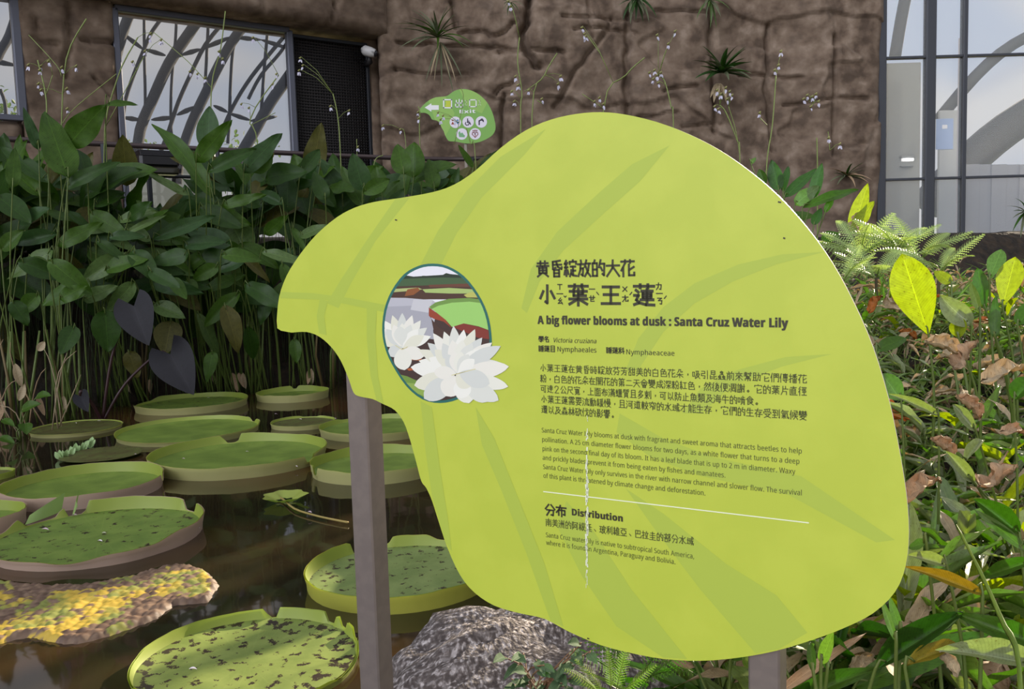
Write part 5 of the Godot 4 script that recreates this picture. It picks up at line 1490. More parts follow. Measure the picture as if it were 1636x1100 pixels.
func build_hedge():
	# [base x, y, tip x, y, width in pixels, tone]
	var L = [[109, 284, 70, 165, 51, "mid"], [62, 240, 36, 166, 18, "blue"], [107, 234, 168, 164, 42, "mid"], [102, 302, 180, 249, 26, "dark"], [64, 314, 5, 246, 27, "mid"], [78, 292, -4, 228, 28, "dark"], [168, 168, 222, 158, 13, "mid"], [341, 317, 244, 157, 34, "mid"],
		[313, 260, 369, 189, 32, "mid"], [333, 240, 333, 166, 37, "blue"], [331, 275, 409, 232, 30, "dark"], [302, 312, 221, 266, 12, "light"], [244, 382, 345, 339, 30, "blue"], [122, 369, 200, 356, 17, "light"], [198, 374, 266, 339, 15, "light"], [188, 354, 248, 332, 20, "light"],
		[372, 360, 396, 410, 52, "light"], [86, 400, 2, 446, 29, "light"], [45, 414, 88, 441, 30, "light"], [40, 376, -6, 396, 26, "blue"], [-6, 312, 50, 354, 40, "dark"], [95, 478, 137, 455, 24, "mid"], [168, 494, 173, 564, 46, "dark"], [245, 486, 293, 504, 30, "light"], [315, 498, 360, 577, 25, "light"],
		[358, 486, 387, 559, 33, "olive"], [274, 444, 298, 477, 23, "mid"], [299, 446, 314, 472, 22, "mid"], [274, 512, 262, 566, 46, "olive"], [459, 340, 463, 260, 31, "blue"], [389, 276, 451, 206, 34, "blue"], [400, 274, 432, 226, 46, "mid"], [479, 279, 515, 234, 25, "dark"], [512, 260, 478, 305, 20, "blue"],
		[579, 330, 544, 262, 23, "mid"], [581, 305, 563, 243, 34, "blue"], [579, 309, 626, 284, 24, "mid"], [661, 284, 656, 221, 44, "mid"], [645, 279, 634, 225, 31, "mid"], [694, 302, 685, 250, 27, "mid"], [697, 304, 718, 279, 18, "blue"], [756, 268, 732, 230, 12, "mid"], [499, 296, 541, 330, 28, "dark"],
		[417, 402, 490, 414, 22, "light"], [479, 378, 523, 358, 18, "light"], [422, 375, 459, 343, 20, "mid"], [378, 402, 438, 450, 18, "olive"], [352, 398, 387, 462, 26, "light"], [466, 362, 490, 398, 11, "mid"], [30, 356, 78, 330, 28, "blue"], [150, 330, 200, 300, 30, "dark"],
		[140, 400, 190, 420, 30, "mid"], [210, 400, 250, 440, 34, "dark"], [300, 380, 262, 420, 30, "dark"], [350, 330, 300, 300, 26, "dark"], [420, 330, 385, 290, 40, "dark"], [440, 300, 415, 250, 26, "mid"], [520, 320, 500, 270, 24, "dark"], [610, 310, 600, 262, 26, "mid"], [20, 300, 24, 230, 26, "mid"], [140, 290, 128, 222, 22, "dark"],
		[205, 350, 238, 320, 24, "dark"], [2, 400, 34, 366, 26, "mid"], [62, 470, 30, 500, 26, "mid"], [18, 480, 48, 520, 28, "dark"], [120, 520, 96, 566, 30, "dark"], [205, 560, 222, 606, 26, "olive"], [340, 560, 330, 610, 22, "mid"], [395, 520, 408, 580, 24, "dark"], [430, 470, 414, 520, 26, "dark"], [470, 540, 474, 580, 20, "mid"], [450, 420, 470, 470, 22, "mid"], [620, 340, 646, 300, 22, "dark"], [716, 310, 736, 268, 16, "dark"]]
	var extra = ["mid", "light", "dark", "blue", "dark", "mid"]
	for i in 56:
		var x = rng.randf_range(-10, 560)
		var y = rng.randf_range(325, 490)
		if x > 190 and x < 310 and y < 350: y += 60
		var l = rng.randf_range(52, 88)
		var g = rng.randf_range(-1.0, 0.7) if y < 400 else rng.randf_range(-0.5, 1.2)
		var dd = Vector2(1.0 if rng.randf() < 0.5 else -1.0, g).normalized() * l
		L.append([x, y, x + dd.x, y + dd.y, l * rng.randf_range(0.28, 0.46), extra[i % 6]])
	var homes = [[14, "at the left picture edge"], [92, "in front of the rock pillar"], [176, "at the window's left frame"], [250, "below the floodlight"], [335, "in front of the tinted window's middle"], [402, "before the window's right end"], [470, "left of the black screen"], [560, "in front of the black screen"], [656, "under the exit sign's left tip"], [730, "right under the exit sign"]]
	var plants = []
	for i in homes.size():
		var x = homes[i][0]
		var d = hedge_depth(x, 560, 3.2 + 0.3 * sin(i * 2.4))
		var p = ground_at(off_pads(at(x, 600, d), 0.25))
		plants.append([thing("marsh_plant", p, "tall broad-leaved green marsh plant " + homes[i][1], "plant", "broad-leaved marsh plants along the far bank"), x])
	for e in L:
		var best = plants[0]
		for q in plants:
			if absf(q[1] - e[0]) < absf(best[1] - e[0]): best = q
		var s = 3.35 + rng.randf_range(-0.2, 0.3) + (0.25 if e[1] > 400 else 0.0)
		var d = hedge_depth(e[0], e[1], s)
		var b = at(e[0], e[1], d)
		var t = at(e[2], e[3], d + rng.randf_range(-0.18, 0.12))
		var root = best[0].position + Vector3(rng.randf_range(-0.18, 0.18), 0, rng.randf_range(-0.12, 0.12))
		if e[1] > 440: root.x = lerpf(root.x, b.x, 0.8)
		root = off_pads(root, 0.05)
		var face = (EYE - b).normalized() * 1.2 + Vector3(rng.randf_range(-0.4, 0.4), rng.randf_range(0.1, 0.7), 0)
		leaf_on(best[0], root, b, t, e[4] / FOCAL * d, greens[e[5]], rng.randi() % 4, face, 0.0085)
	# the mass of plants behind and between
	var tones = ["dark", "mid", "dark", "blue", "mid", "olive"]
	for i in 80:
		var x = -262 + i * 18.6 + rng.randf_range(-8, 8)
		var s = rng.randf_range(2.0, 3.1)
		var d = hedge_depth(x, 560, s)
		var p = ground_at(at(x, 590, d))
		var where = "left part of" if x < 230 else ("middle of" if x < 480 else ("right part of" if x < 780 else "behind the big sign on"))
		var o = thing("marsh_plant", p, "green marsh plant in the shaded thicket, " + where + " the far bank", "plant", "shaded thicket on the far bank, " + where.split(" ")[0])
		for k in 9:
			var yy = rng.randf_range(285, 500)
			if k < 3: yy = rng.randf_range(282, 360)
			if x > 180 and x < 320: yy = maxf(yy, 385)
			if x > 780: yy = maxf(yy, 360)
			var bx = x + rng.randf_range(-42, 42)
			var b = at(bx, yy, d + rng.randf_range(-0.2, 0.2))
			var up = rng.randf_range(-0.5, 1.0) if yy < 420 else rng.randf_range(-1.0, 0.6)
			var l = rng.randf_range(0.38, 0.66)
			var t = b + Vector3(rng.randf_range(-0.8, 0.8), up, rng.randf_range(-0.1, 0.5)).normalized() * l
			leaf_on(o, p + Vector3(rng.randf_range(-0.1, 0.1), 0, rng.randf_range(-0.1, 0.1)), b, t, l * rng.randf_range(0.34, 0.52), greens[tones[rng.randi() % 6]], rng.randi() % 4, Vector3(rng.randf_range(-0.5, 0.5), rng.randf_range(0.2, 1), 1), 0.0038, mat(c8(50, 60, 26), 0.6))
	# upright stalk clumps that stand in the shallow water
	for i in 6:
		var x = [22, 96, 168, 322, 384, 520][i]
		var d = hedge_depth(x, 600, 3.5)
		var p = off_pads(at(x, 600, d), 0.3)
		p.y = -0.03
		var o = thing("stalk_clump", p, "bundle of pale green leaf stalks rising from the water under the thicket", "plant stalks", "stalk bundles at the water line")
		for k in 6:
			var q = Vector3(rng.randf_range(-0.12, 0.12), 0, rng.randf_range(-0.1, 0.1))
			put(tube([q * 0.5, q + Vector3(rng.randf_range(-0.04, 0.04), 0.4, 0), q * 1.5 + Vector3(rng.randf_range(-0.1, 0.1), 0.85, 0)], [0.017, 0.013, 0.009], 5), "stalk", stalk_m if k % 4 else mat(c8(104, 88, 52), 0.6), o)
		for k in 2:
			var q = Vector3(rng.randf_range(-0.2, 0.2), 0.26, 0.05)
			put(blade(0.3, k), "withered_leaf", greens["tan" if k % 2 else "dead"], o, aim(q, Vector3(rng.randf_range(-0.4, 0.4), -1, 0.1), Vector3(0, 0.2, 1), rng.randf_range(0.14, 0.22)))
	purple_taro()
	dry_grass()

func heart_mesh() -> ArrayMesh:
	var f = func(u, v):
		var x = u * 2.0 - 1.0
		var half = 0.42 * pow(maxf(0.0, sin(PI * (0.16 + 0.84 * pow(v, 0.85)))), 0.85) * (1.0 - 0.15 * v)
		var y = v * 1.0 + 0.24 * (1.0 - absf(x)) * pow(1.0 - v, 2.0)
		return Vector3(x * half, y, 0.10 * absf(x) * half * 2.0 - 0.12 * v * v)
	return grid_mesh(8, 12, f)

func purple_taro():
	var h = heart_mesh()
	var p = off_pads(at(150, 640, hedge_depth(150, 640, 3.9)), 0.1)
	p.y = -0.02
	var o = thing("purple_taro", p, "dark purple taro with heart-shaped leaves standing at the water's edge", "plant")
	var stem = mat(c8(52, 26, 28), 0.4)
	for e in [[208, 470, 233, 549, 64, 214, 500], [262, 546, 305, 628, 70, 268, 570], [127, 626, 138, 655, 26, 128, 632]]:
		var d = hedge_depth(e[0], e[1], 3.9)
		var b = at(e[0], e[1], d)
		var t = at(e[2], e[3], d - 0.15)
		var l = (t - b).length()
		var tr = aim(b - p, t - b, (EYE - b).normalized() + Vector3(-0.5, 0.45, 0), l)
		tr.basis = tr.basis * Basis.from_scale(Vector3(e[4] / FOCAL * d / l / 0.8, 1, 1))
		put(h, "leaf", greens["purple"], o, tr)
		var j = at(e[5], e[6], d + 0.02) - p
		put(tube(smooth([Vector3(0, 0, 0), Vector3(j.x * 0.35, maxf(j.y * 0.6, 0.12), j.z * 0.4), Vector3(j.x * 0.85, j.y + 0.04, j.z), j], 4), 0.014, 6), "stalk", stem, o)

func dry_grass():
	var p = at(-2, 640, hedge_depth(-2, 640, 3.9))
	p.y = 0.0
	var o = thing("dry_grass_clump", p, "tangle of dry tan grass at the left water edge", "grass")
	for i in 26:
		var q = Vector3(rng.randf_range(-0.55, 0.5), 0, rng.randf_range(-0.3, 0.2))
		var t = q + Vector3(rng.randf_range(-0.3, 0.35), rng.randf_range(0.2, 0.8), rng.randf_range(0.0, 0.25))
		put(tube(curve(q, t, Vector3(rng.randf_range(-0.1, 0.1), 0.1, 0), 5), [0.006, 0.006, 0.005, 0.005, 0.004, 0.002], 4), "blade", greens["tan" if i % 3 else "dead"], o)
	for e in [[24, 580, 34, 620, 14], [30, 640, 40, 612, 12], [60, 560, 72, 545, 12]]:
		var d = hedge_depth(e[0], e[1], 4.0)
		var b = at(e[0], e[1], d)
		var t = at(e[2], e[3], d)
		put(blade(e[4] / FOCAL * d / (t - b).length(), 1), "withered_leaf", greens["tan"], o, aim(b - p, t - b, EYE - b, (t - b).length()))
	var g = at(30, 690, 7.2)
	g.y = 0.0
	var w = thing("water_creeper", g, "low green creeper with rounded leaves at the left edge of the pond", "plant")
	for e in [[35, 655, 58, 642, 20], [40, 676, 42, 690, 22], [4, 670, 20, 676, 14], [0, 698, 20, 704, 16], [58, 634, 76, 628, 16]]:
		var b = at(e[0], e[1], 7.2)
		var t = at(e[2], e[3], 7.1)
		leaf_on(w, g, b, t, e[4] / FOCAL * 7.2, greens["mid"], 1, EYE - b + Vector3(0, 4, 0), 0.006)

func build_flower_stalks():
	# thin stems with hanging pale violet blossoms; [depth share, stem pixels, blossom pixels]
	var stem = mat(c8(126, 140, 74), 0.5, 0.0, Color(0.3, 0.4, 0.1))
	var bud = mat(c8(196, 192, 210), 0.5, 0.0, Color(0.3, 0.3, 0.35))
	var husk = mat(c8(142, 140, 84), 0.6, 0.0, Color(0.3, 0.3, 0.1))
	var list = [
		["leaning over the rock pillar's foot", [[98, 300, 98, 210, 106, 94, 138, 30], [98, 122, 90, 104, 46, 56], [98, 200, 120, 172, 186, 118]], [66, 112, 99, 114, 107, 148, 66, 150, 122, 112, 108, 180]],
		["standing left of the rock pillar", [[76, 260, 74, 160, 60, 96], [74, 150, 84, 120]], [64, 118, 78, 104, 62, 140, 46, 110]],
		["crossing the left part of the tinted window", [[166, 260, 186, 130, 220, 60], [170, 200, 230, 90]], [241, 60, 258, 70, 212, 105, 232, 88]],
		["rising before the middle of the tinted window", [[340, 260, 338, 140, 352, 80, 360, 18], [338, 140, 300, 98, 246, 52]], [350, 88, 328, 130, 304, 120, 316, 124, 356, 100, 240, 66]],
		["before the right end of the tinted window", [[414, 250, 400, 190, 445, 120], [400, 200, 440, 180]], [442, 124, 436, 140, 404, 66, 386, 172, 398, 178]],
		["in front of the black screen", [[545, 270, 540, 190, 532, 150], [572, 300, 570, 230, 570, 222]], [480, 98, 484, 110, 478, 118, 528, 175, 558, 182, 572, 240]],
		["in front of the black screen's right edge", [[600, 320, 598, 260, 612, 248], [650, 250, 646, 210, 640, 206]], [612, 206, 640, 212, 596, 300]],
		["hanging over the left tip of the exit sign", [[671, 240, 671, 182, 668, 170]], [668, 184, 669, 194]],
		["behind the exit sign's lower edge", [[760, 260, 752, 230, 745, 205], [726, 230, 740, 160, 736, 140]], [700, 185, 708, 190, 704, 196]],
		["above the left shoulder of the big sign", [[832, 206, 834, 150, 827, 100, 830, 60], [838, 146, 862, 130]], [824, 128, 818, 152, 822, 168, 828, 142, 812, 8, 816, 16]],
		["just left of the big sign's top", [[850, 184, 870, 120, 890, 85], [858, 160, 868, 166]], [896, 128, 892, 140, 866, 164, 845, 150]],
		["above the top of the big sign", [[964, 178, 1000, 120, 1030, 92], [966, 174, 930, 150]], [958, 162, 964, 172, 950, 168, 934, 60, 930, 50, 936, 64]],
		["with a drooping head right of the big sign's top", [[1076, 200, 1072, 170, 1062, 130, 1052, 120]], [1038, 122, 1046, 118, 1050, 126, 1052, 138, 1044, 132, 1056, 122, 1079, 56, 1050, 62, 1068, 76]],
		["by the right-hand bromeliad", [[1182, 250, 1178, 225, 1160, 180, 1150, 168], [1182, 250, 1176, 210, 1164, 170]], [1146, 150, 1152, 156, 1160, 146, 1166, 152, 1170, 158, 1162, 164, 1142, 176, 1148, 180]],
		["in front of the rock wall near the pavilion", [[1306, 270, 1305, 220], [1298, 168, 1304, 156], [1326, 240, 1323, 210]], [1284, 164, 1290, 158, 1298, 160, 1304, 156, 1296, 176, 1308, 168, 1324, 226, 1342, 236]],
		["beside the big sign's right shoulder", [[1224, 280, 1234, 200, 1240, 120], [1214, 188, 1226, 200]], [1214, 186, 1238, 118, 1244, 110, 1248, 88]],
	]
	for i in list.size():
		var e = list[i]
		var x = e[1][0][0]
		var depth = hedge_depth(x, 300, 3.0) if x < 780 else 9.0
		var root = at(x, e[1][0][1], depth)
		var foot = ground_at(root)
		var o = thing("flower_stalk", foot, "thin stalk with tiny violet blossoms " + e[0], "flower stalk", "flowering stalks above the marsh plants")
		var along = []
		for l in e[1].size():
			var pts = [foot - foot] if l == 0 else []
			var q = e[1][l]
			for k in range(0, q.size(), 2): pts.append(at(q[k], q[k + 1], depth) - foot)
			along += smooth(pts, 4)
			put(tube(smooth(pts, 4), 0.0065 if l == 0 else 0.004, 5), "stem", stem, o)
		for k in range(0, e[2].size(), 2):
			var b = at(e[2][k], e[2][k + 1], depth - 0.02) - foot
			var near = along[0]
			for q in along:
				if q.distance_to(b) < near.distance_to(b): near = q
			var tip = b + Vector3(0.01, 0.05, 0)
			put(tube([near, near.lerp(tip, 0.5) + Vector3(0, 0.10 * near.distance_to(tip), 0), tip], [0.003, 0.0025, 0.002], 4), "pedicel", stem, o)
			put(tube([tip, b + Vector3(-0.01, 0.03, 0)], [0.006, 0.013], 5), "husk", husk, o)
			for j in 3:
				put(blade(0.45, j), "blossom", bud, o, aim(b + Vector3(0, 0.02, 0), Vector3(rng.randf_range(-0.8, 0.8), -1, rng.randf_range(-0.3, 0.6)), Vector3(0, 0.3, 1), rng.randf_range(0.028, 0.048)))

func rosette(called, label, x, y, depth, n, len_, width, low, high, tones: Array, droop := 0.4, seed_ := 1, category := "plant"):
	var p = at(x, y, depth) if depth < 12.0 else front_frame * on_front(x, y, 0.17)
	var o = thing(called, p, label, category)
	var r = RandomNumberGenerator.new()
	r.seed = seed_
	for i in n:
		var a = TAU * (i * 0.618)
		var e = lerpf(low, high, (i + 0.5) / n)
		var d = Vector3(cos(a), tan(e), absf(sin(a)) * 0.6 + 0.45).normalized()
		var l = len_ * r.randf_range(0.7, 1.1)
		var m = leaf_mesh(1.0, width, 0.3, droop * [0.6, 1.0, 1.5][i % 3], 0.3, 0.0, [0.0, 0.3, -0.3][i % 3], i % 3)
		put(m, "leaf", greens[tones[i % tones.size()]], o, aim(Vector3(0, 0, 0.05), d, Vector3(0, 1, 0.4), l))
	return o

func build_wall_plants():
	var z = 13.3
	rosette("air_plant", "grey-green spidery air plant high on the rock wall above the exit sign", 700, 62, z, 26, 0.62, 0.08, -0.2, 1.3, ["strap", "strap", "mid"], 0.35, 3)
	var o = rosette("air_plant_roots", "long hanging strands below the air plant", 704, 68, z, 9, 0.75, 0.04, -1.35, -0.9, ["strap", "tan"], 0.1, 4)
	rosette("bromeliad", "green bromeliad rosette on the rock wall right of the sign's top", 1152, 118, z, 24, 0.5, 0.16, -0.2, 1.1, ["dark", "blue", "strap"], 0.25, 5)
	rosette("bromeliad", "dry pale leaf bases under the bromeliad", 1146, 134, z - 0.05, 7, 0.3, 0.22, -1.2, -0.8, ["tan"], 0.1, 6)
	rosette("bromeliad", "dim straggly bromeliad low on the rock wall beside the pavilion", 1350, 282, z - 0.1, 20, 0.36, 0.1, -0.2, 0.9, ["dark", "strap", "dead"], 0.3, 7)
	rosette("bromeliad", "faint green tuft at the top of the rock wall above the sign", 1014, 0, z, 18, 0.42, 0.14, -1.2, 0.6, ["blue", "strap"], 0.3, 8)
	rosette("bromeliad", "pale tuft hanging at the top edge left of the pavilion", 1132, 2, z, 12, 0.4, 0.1, -1.3, 0.4, ["light", "strap"], 0.3, 9)
	rosette("air_plant", "dark spiky air plant at the right picture edge in front of the pavilion", 1634, 340, 9.5, 22, 0.28, 0.1, -1.0, 1.2, ["dark", "strap"], 0.3, 10)
	rosette("air_plant", "small hanging tuft at the top of the rock wall right of the exit sign", 815, 6, z, 10, 0.24, 0.1, -1.3, 0.4, ["strap", "blue"], 0.3, 11)

func frond_mesh(pairs: int, width: float, lift: float, seed_ := 0) -> ArrayMesh:
	var key = ["frond", pairs, width, lift, seed_]
	if shared.has(key): return shared[key]
	var st = SurfaceTool.new()
	st.begin(Mesh.PRIMITIVE_TRIANGLES)
	var spine = func(t): return Vector3(0, t * (1.0 - 0.12 * t), -lift * t * t)
	var pts = []
	for i in 7: pts.append(spine.call(i / 6.0))
	var n = tube_into(st, pts, [0.012, 0.011, 0.009, 0.008, 0.006, 0.004, 0.002], 4)
	for i in pairs:
		var t = 0.12 + 0.86 * i / pairs
		var c = spine.call(t)
		var l = width * pow(sin(PI * pow(t * 0.94 + 0.03, 0.75)), 0.8)
		for s in [-1.0, 1.0]:
			var d = Vector3(s, 0.42, -0.16).normalized()
			var up = Vector3(-s * 0.35, 1, 0).normalized() * (0.42 / pairs)
			# toothed pinna: a strip of little lobes
			var teeth = 5
			for k in teeth:
				var a0 = float(k) / teeth
				var a1 = float(k + 1) / teeth
				var w0 = (1.0 - a0 * 0.85)
				var sag = Vector3(0, 0, -0.25 * l)
				var p0 = c + d * l * a0 + sag * a0 * a0
				var p1 = c + d * l * a1 + sag * a1 * a1
				var pm = c + d * l * lerpf(a0, a1, 0.65) + sag * a0 * a0
				for q in [p0, pm + up * w0, p1, p0, p1, pm - up * w0]:
					st.set_uv(Vector2(0.5, 0.5))
					st.add_vertex(q)
					st.add_index(n)
					n += 1
	st.generate_normals()
	shared[key] = st.commit()
	return shared[key]

func fern(label, x, y, depth, n, len_, m, lean := Vector3.ZERO, seed_ := 1):
	var p = at(x, y, depth)
	var o = thing("fern", p, label, "fern")
	var r = RandomNumberGenerator.new()
	r.seed = seed_
	for i in n:
		var a = TAU * i / n + r.randf_range(-0.3, 0.3)
		var d = Vector3(cos(a), r.randf_range(0.5, 1.3), sin(a) * 0.8) + lean
		put(frond_mesh(16, 0.17, [0.25, 0.45, 0.6][i % 3], 0), "frond", m, o, aim(Vector3(cos(a), 0, sin(a)) * 0.02, d, Vector3(-cos(a), 1.2, 0.7 - sin(a)), len_ * r.randf_range(0.75, 1.15)))
	return o

func build_right():
	# [base x, y, tip x, y, width px, depth, tone, kind, label]
	var big = [
		[[[1484, 536, 1440, 404, 66, 3.6, "lime", 6]], "large sunlit yellow-green leaf standing upright right of the sign"],
		[[[1602, 490, 1622, 408, 38, 3.8, "lime", 6], [1581, 446, 1600, 396, 28, 3.9, "light", 6], [1575, 496, 1561, 426, 25, 3.8, "mid", 6]], "trio of upright paddle leaves near the right picture edge"],
		[[[1552, 520, 1492, 466, 40, 3.5, "pale", 5], [1532, 540, 1530, 500, 26, 3.5, "lime", 1]], "folded glossy pale leaf beside the large sunlit leaf"],
		[[[1244, 304, 1232, 254, 24, 7.0, "blue", 0], [1251, 308, 1259, 256, 13, 7.0, "blue", 1], [1253, 316, 1306, 265, 19, 7.0, "blue", 0], [1270, 327, 1310, 293, 23, 7.0, "light", 2], [1298, 318, 1313, 258, 21, 7.0, "blue", 0], [1222, 296, 1212, 268, 16, 7.0, "mid", 1], [1200, 262, 1208, 250, 8, 7.0, "light", 1]], "cluster of blue-green leaves rising behind the sign's right shoulder"],
		[[[1282, 332, 1386, 288, 17, 6.8, "mid", 1], [1362, 372, 1386, 290, 25, 6.6, "lime", 0], [1362, 372, 1396, 315, 21, 6.5, "lime", 2], [1312, 387, 1345, 367, 24, 6.8, "mid", 1], [1300, 360, 1312, 330, 16, 6.8, "blue", 0], [1318, 340, 1332, 312, 12, 6.8, "mid", 1]], "pair of glowing backlit leaves left of the pavilion frame"],
		[[[1566, 500, 1548, 445, 14, 3.7, "young", 1], [1520, 452, 1490, 430, 20, 4.2, "lime", 2], [1516, 470, 1530, 446, 16, 4.2, "lime", 1]], "small curling lime leaf above the folded glossy one"],
		[[[1626, 520, 1660, 470, 30, 3.6, "mid", 0], [1590, 540, 1588, 468, 18, 3.4, "mid", 2]], "dark notched leaf in front of the paddle leaves"],
		[[[1440, 640, 1405, 590, 34, 2.9, "light", 1], [1400, 560, 1455, 530, 26, 3.2, "mid", 3]], "broad pale leaf touching the sign's right edge"],
		[[[1500, 664, 1426, 625, 17, 2.6, "pale", 4]], "rolled glossy leaf stalk just right of the sign's edge"],
		[[[1629, 852, 1556, 792, 36, 1.75, "mid", 4], [1640, 880, 1566, 815, 20, 1.75, "light", 1]], "wide drooping leaf blade in the lower right tangle"],
		[[[1398, 1070, 1548, 963, 42, 1.55, "dark", 4]], "big dark folded leaf near the lower right corner"],
		[[[1446, 1065, 1570, 995, 22, 1.5, "yellow", 5]], "yellow-green leaf lying over the dark folded leaf"],
		[[[1650, 1062, 1508, 1026, 32, 1.45, "pale", 4]], "pale glossy leaf reaching in from the lower right edge"],
		[[[1660, 1030, 1530, 978, 44, 1.5, "mid", 5]], "broad green leaf curling above the pale glossy one"],
		[[[1650, 896, 1540, 924, 28, 1.6, "mid", 5]], "green leaf with wavy edge entering from the right"],
		[[[1513, 903, 1450, 882, 19, 1.7, "pale", 4], [1480, 866, 1448, 874, 18, 1.75, "light", 0]], "short rolled leaf beside the sign's lower right edge"],
		[[[1570, 950, 1452, 898, 24, 1.55, "yellow", 4]], "withering yellow rolled leaf pointing at the sign's edge"],
		[[[1432, 1026, 1406, 950, 15, 1.5, "light", 1], [1439, 1010, 1420, 950, 13, 1.55, "light", 0]], "two cut pale stalks under the sign's lower right curve"],
		[[[1300, 1075, 1292, 1015, 16, 1.5, "mid", 1], [1312, 1060, 1330, 1006, 20, 1.5, "young", 0], [1322, 1070, 1308, 1012, 14, 1.5, "mid", 2]], "small leaf tuft behind the right post"],
		[[[1620, 640, 1655, 590, 30, 2.6, "mid", 5], [1560, 690, 1520, 640, 22, 2.5, "pale", 4], [1540, 740, 1576, 690, 18, 2.3, "pale", 4], [1556, 770, 1512, 718, 22, 2.2, "pale", 4]], "crossed rolled green leaves in the middle of the tangle"],
	]
	for e in big:
		var f = e[0][0]
		var root = ground_at(at(f[0] + 6, f[1] + 20, f[5] + 0.05))
		if root.x < 0.3: root.x = 0.3
		var o = thing("arrowhead_plant", root, e[1], "plant", "broad-leaved plants right of the sign")
		for q in e[0]:
			var b = at(q[0], q[1], q[5])
			var t = at(q[2], q[3], q[5] + rng.randf_range(-0.05, 0.08))
			leaf_on(o, root + Vector3(rng.randf_range(-0.04, 0.04), 0, rng.randf_range(-0.04, 0.04)), b, t, q[4] / FOCAL * q[5], greens[q[6]], q[7], (EYE - b).normalized() + Vector3(-0.25, 0.35, 0), 0.005 if q[5] < 3.0 else 0.007)
	# one long grass blade in the near corner
	var a = at(1528, 838, 1.45)
	var b = at(1632, 1130, 1.2)
	var base = ground_at(b)
	var gb = thing("grass_blade", base, "single long grass blade arching down the right corner", "grass")
	put(tube(smooth([Vector3.ZERO, b - base, at(1596, 980, 1.3) - base, a - base], 5), [0.007, 0.007, 0.007, 0.007, 0.007, 0.007, 0.006, 0.006, 0.006, 0.005, 0.005, 0.004, 0.004, 0.003, 0.003, 0.001], 5, 0.25), "blade", greens["young"], gb)
	# the tangle
	var tones = ["grassy", "pale", "young", "gloss", "pale", "lime", "tan", "grassy"]
	var spots = []
	for i in 170:
		var d = 1.9 + 3.9 * pow(rng.randf(), 1.1)
		var x = rng.randf_range(1290, 1690)
		var p = at(x, 600, d)
		p = ground_at(p)
		if p.x < 0.45 or (p - s_at).dot(sn) > -0.22: continue
		spots.append(p)
	for i in spots.size():
		var p = spots[i]
		var d = -p.z
		var zone = "in the near tangle right of the sign" if d < 2.8 else ("in the sunny middle of the tangle" if d < 4.5 else "at the back of the right bank")
		var o = thing("strap_leaf_plant", p, "strap-leaved green plant " + zone, "plant", "strap-leaved plants " + zone)
		for k in 10:
			var ang = rng.randf() * TAU
			var small = 0.5 if d > 3.8 else (0.72 if d > 2.8 else 0.9)
			var l = rng.randf_range(0.18, 0.42) * small
			var h = rng.randf_range(0.03, 0.36) * small
			var bse = p + Vector3(cos(ang), 0, sin(ang)) * 0.08 + Vector3(0, h, 0)
			var dir = Vector3(cos(ang), rng.randf_range(-0.3, 1.5), sin(ang)).normalized()
			leaf_on(o, p, bse, bse + dir * l, l * rng.randf_range(0.07, 0.2), greens[tones[rng.randi() % 8]], [4, 5, 4, 1, 5, 3][rng.randi() % 6], Vector3(-cos(ang) * 0.4, 1, 0.3 - sin(ang) * 0.4), 0.0035)
	for i in 90:
		var d = 1.7 + 4.5 * pow(rng.randf(), 1.2)
		var p = at(rng.randf_range(1300, 1660), 600, d)
		p = ground_at(p)
		if p.x < 0.4 or (p - s_at).dot(sn) > -0.15: continue
		p.y += rng.randf_range(0.02, 0.34)
		var l = rng.randf_range(0.08, 0.17)
		var dl = put(crumpled(i % 5), "dead_leaf", greens[["tan", "dead", "tan", "orange"][i % 4]], null, aim(p, Vector3(rng.randf_range(-1, 1), rng.randf_range(-0.7, 0.5), rng.randf_range(-0.6, 0.6)), Vector3(0, 1, 0.6), l))
		tag(dl, "curled dry brown leaf caught in the tangle right of the sign", "dead leaf", "dead leaves in the tangle")
	for e in [[1528, 632, 1562, 668, 2.6], [1488, 700, 1520, 730, 2.3], [1564, 776, 1622, 744, 1.9], [1440, 800, 1500, 770, 2.0], [1478, 545, 1530, 565, 3.2], [1524, 590, 1560, 545, 3.1], [1570, 610, 1640, 596, 2.9], [1530, 1080, 1500, 1040, 1.5], [1600, 690, 1640, 700, 2.2], [1364, 372, 1376, 338, 6.5]]:
		var p = at(e[0], e[1], e[4])
		var t = at(e[2], e[3], e[4] + 0.03)
		var dl = put(crumpled(int(e[0]) % 5), "dead_leaf", greens["tan" if e[0] % 4 else "dead"], null, aim(p, t - p, Vector3(0, 1, 0.8), (t - p).length() * 1.05))
		tag(dl, "curled dry brown leaf caught in the tangle right of the sign", "dead leaf", "dead leaves in the tangle")
	# thin blades and litter, past counting
	var mm = MultiMesh.new()
	mm.transform_format = MultiMesh.TRANSFORM_3D
	mm.mesh = leaf_mesh(1.0, 0.06, 0.4, 0.4, 0.3, 0.0, 0.3, 1)
	var at_ = []
	for i in 2600:
		var d = 1.5 + 9.0 * pow(rng.randf(), 1.4)
		var p = ground_at(at(rng.randf_range(1080, 1720), 600, d))
		if p.x < 0.25 or (p - s_at).dot(sn) > -0.12: continue
		var ang = rng.randf() * TAU
		at_.append(aim(p, Vector3(cos(ang) * 0.6, rng.randf_range(0.3, 1.4), sin(ang) * 0.6), Vector3(-cos(ang), 0.8, 0.5), rng.randf_range(0.12, 0.4)))
	mm.instance_count = at_.size()
	for i in at_.size(): mm.set_instance_transform(i, at_[i])
	var mi = MultiMeshInstance3D.new()
	mi.multimesh = mm
	mi.material_override = greens["grassy"]
	mi.name = "undergrowth"
	add_child(mi, true)
	tag(mi, "fine green blades covering the right bank", "undergrowth", "", "stuff")
	mm = MultiMesh.new()
	mm.transform_format = MultiMesh.TRANSFORM_3D
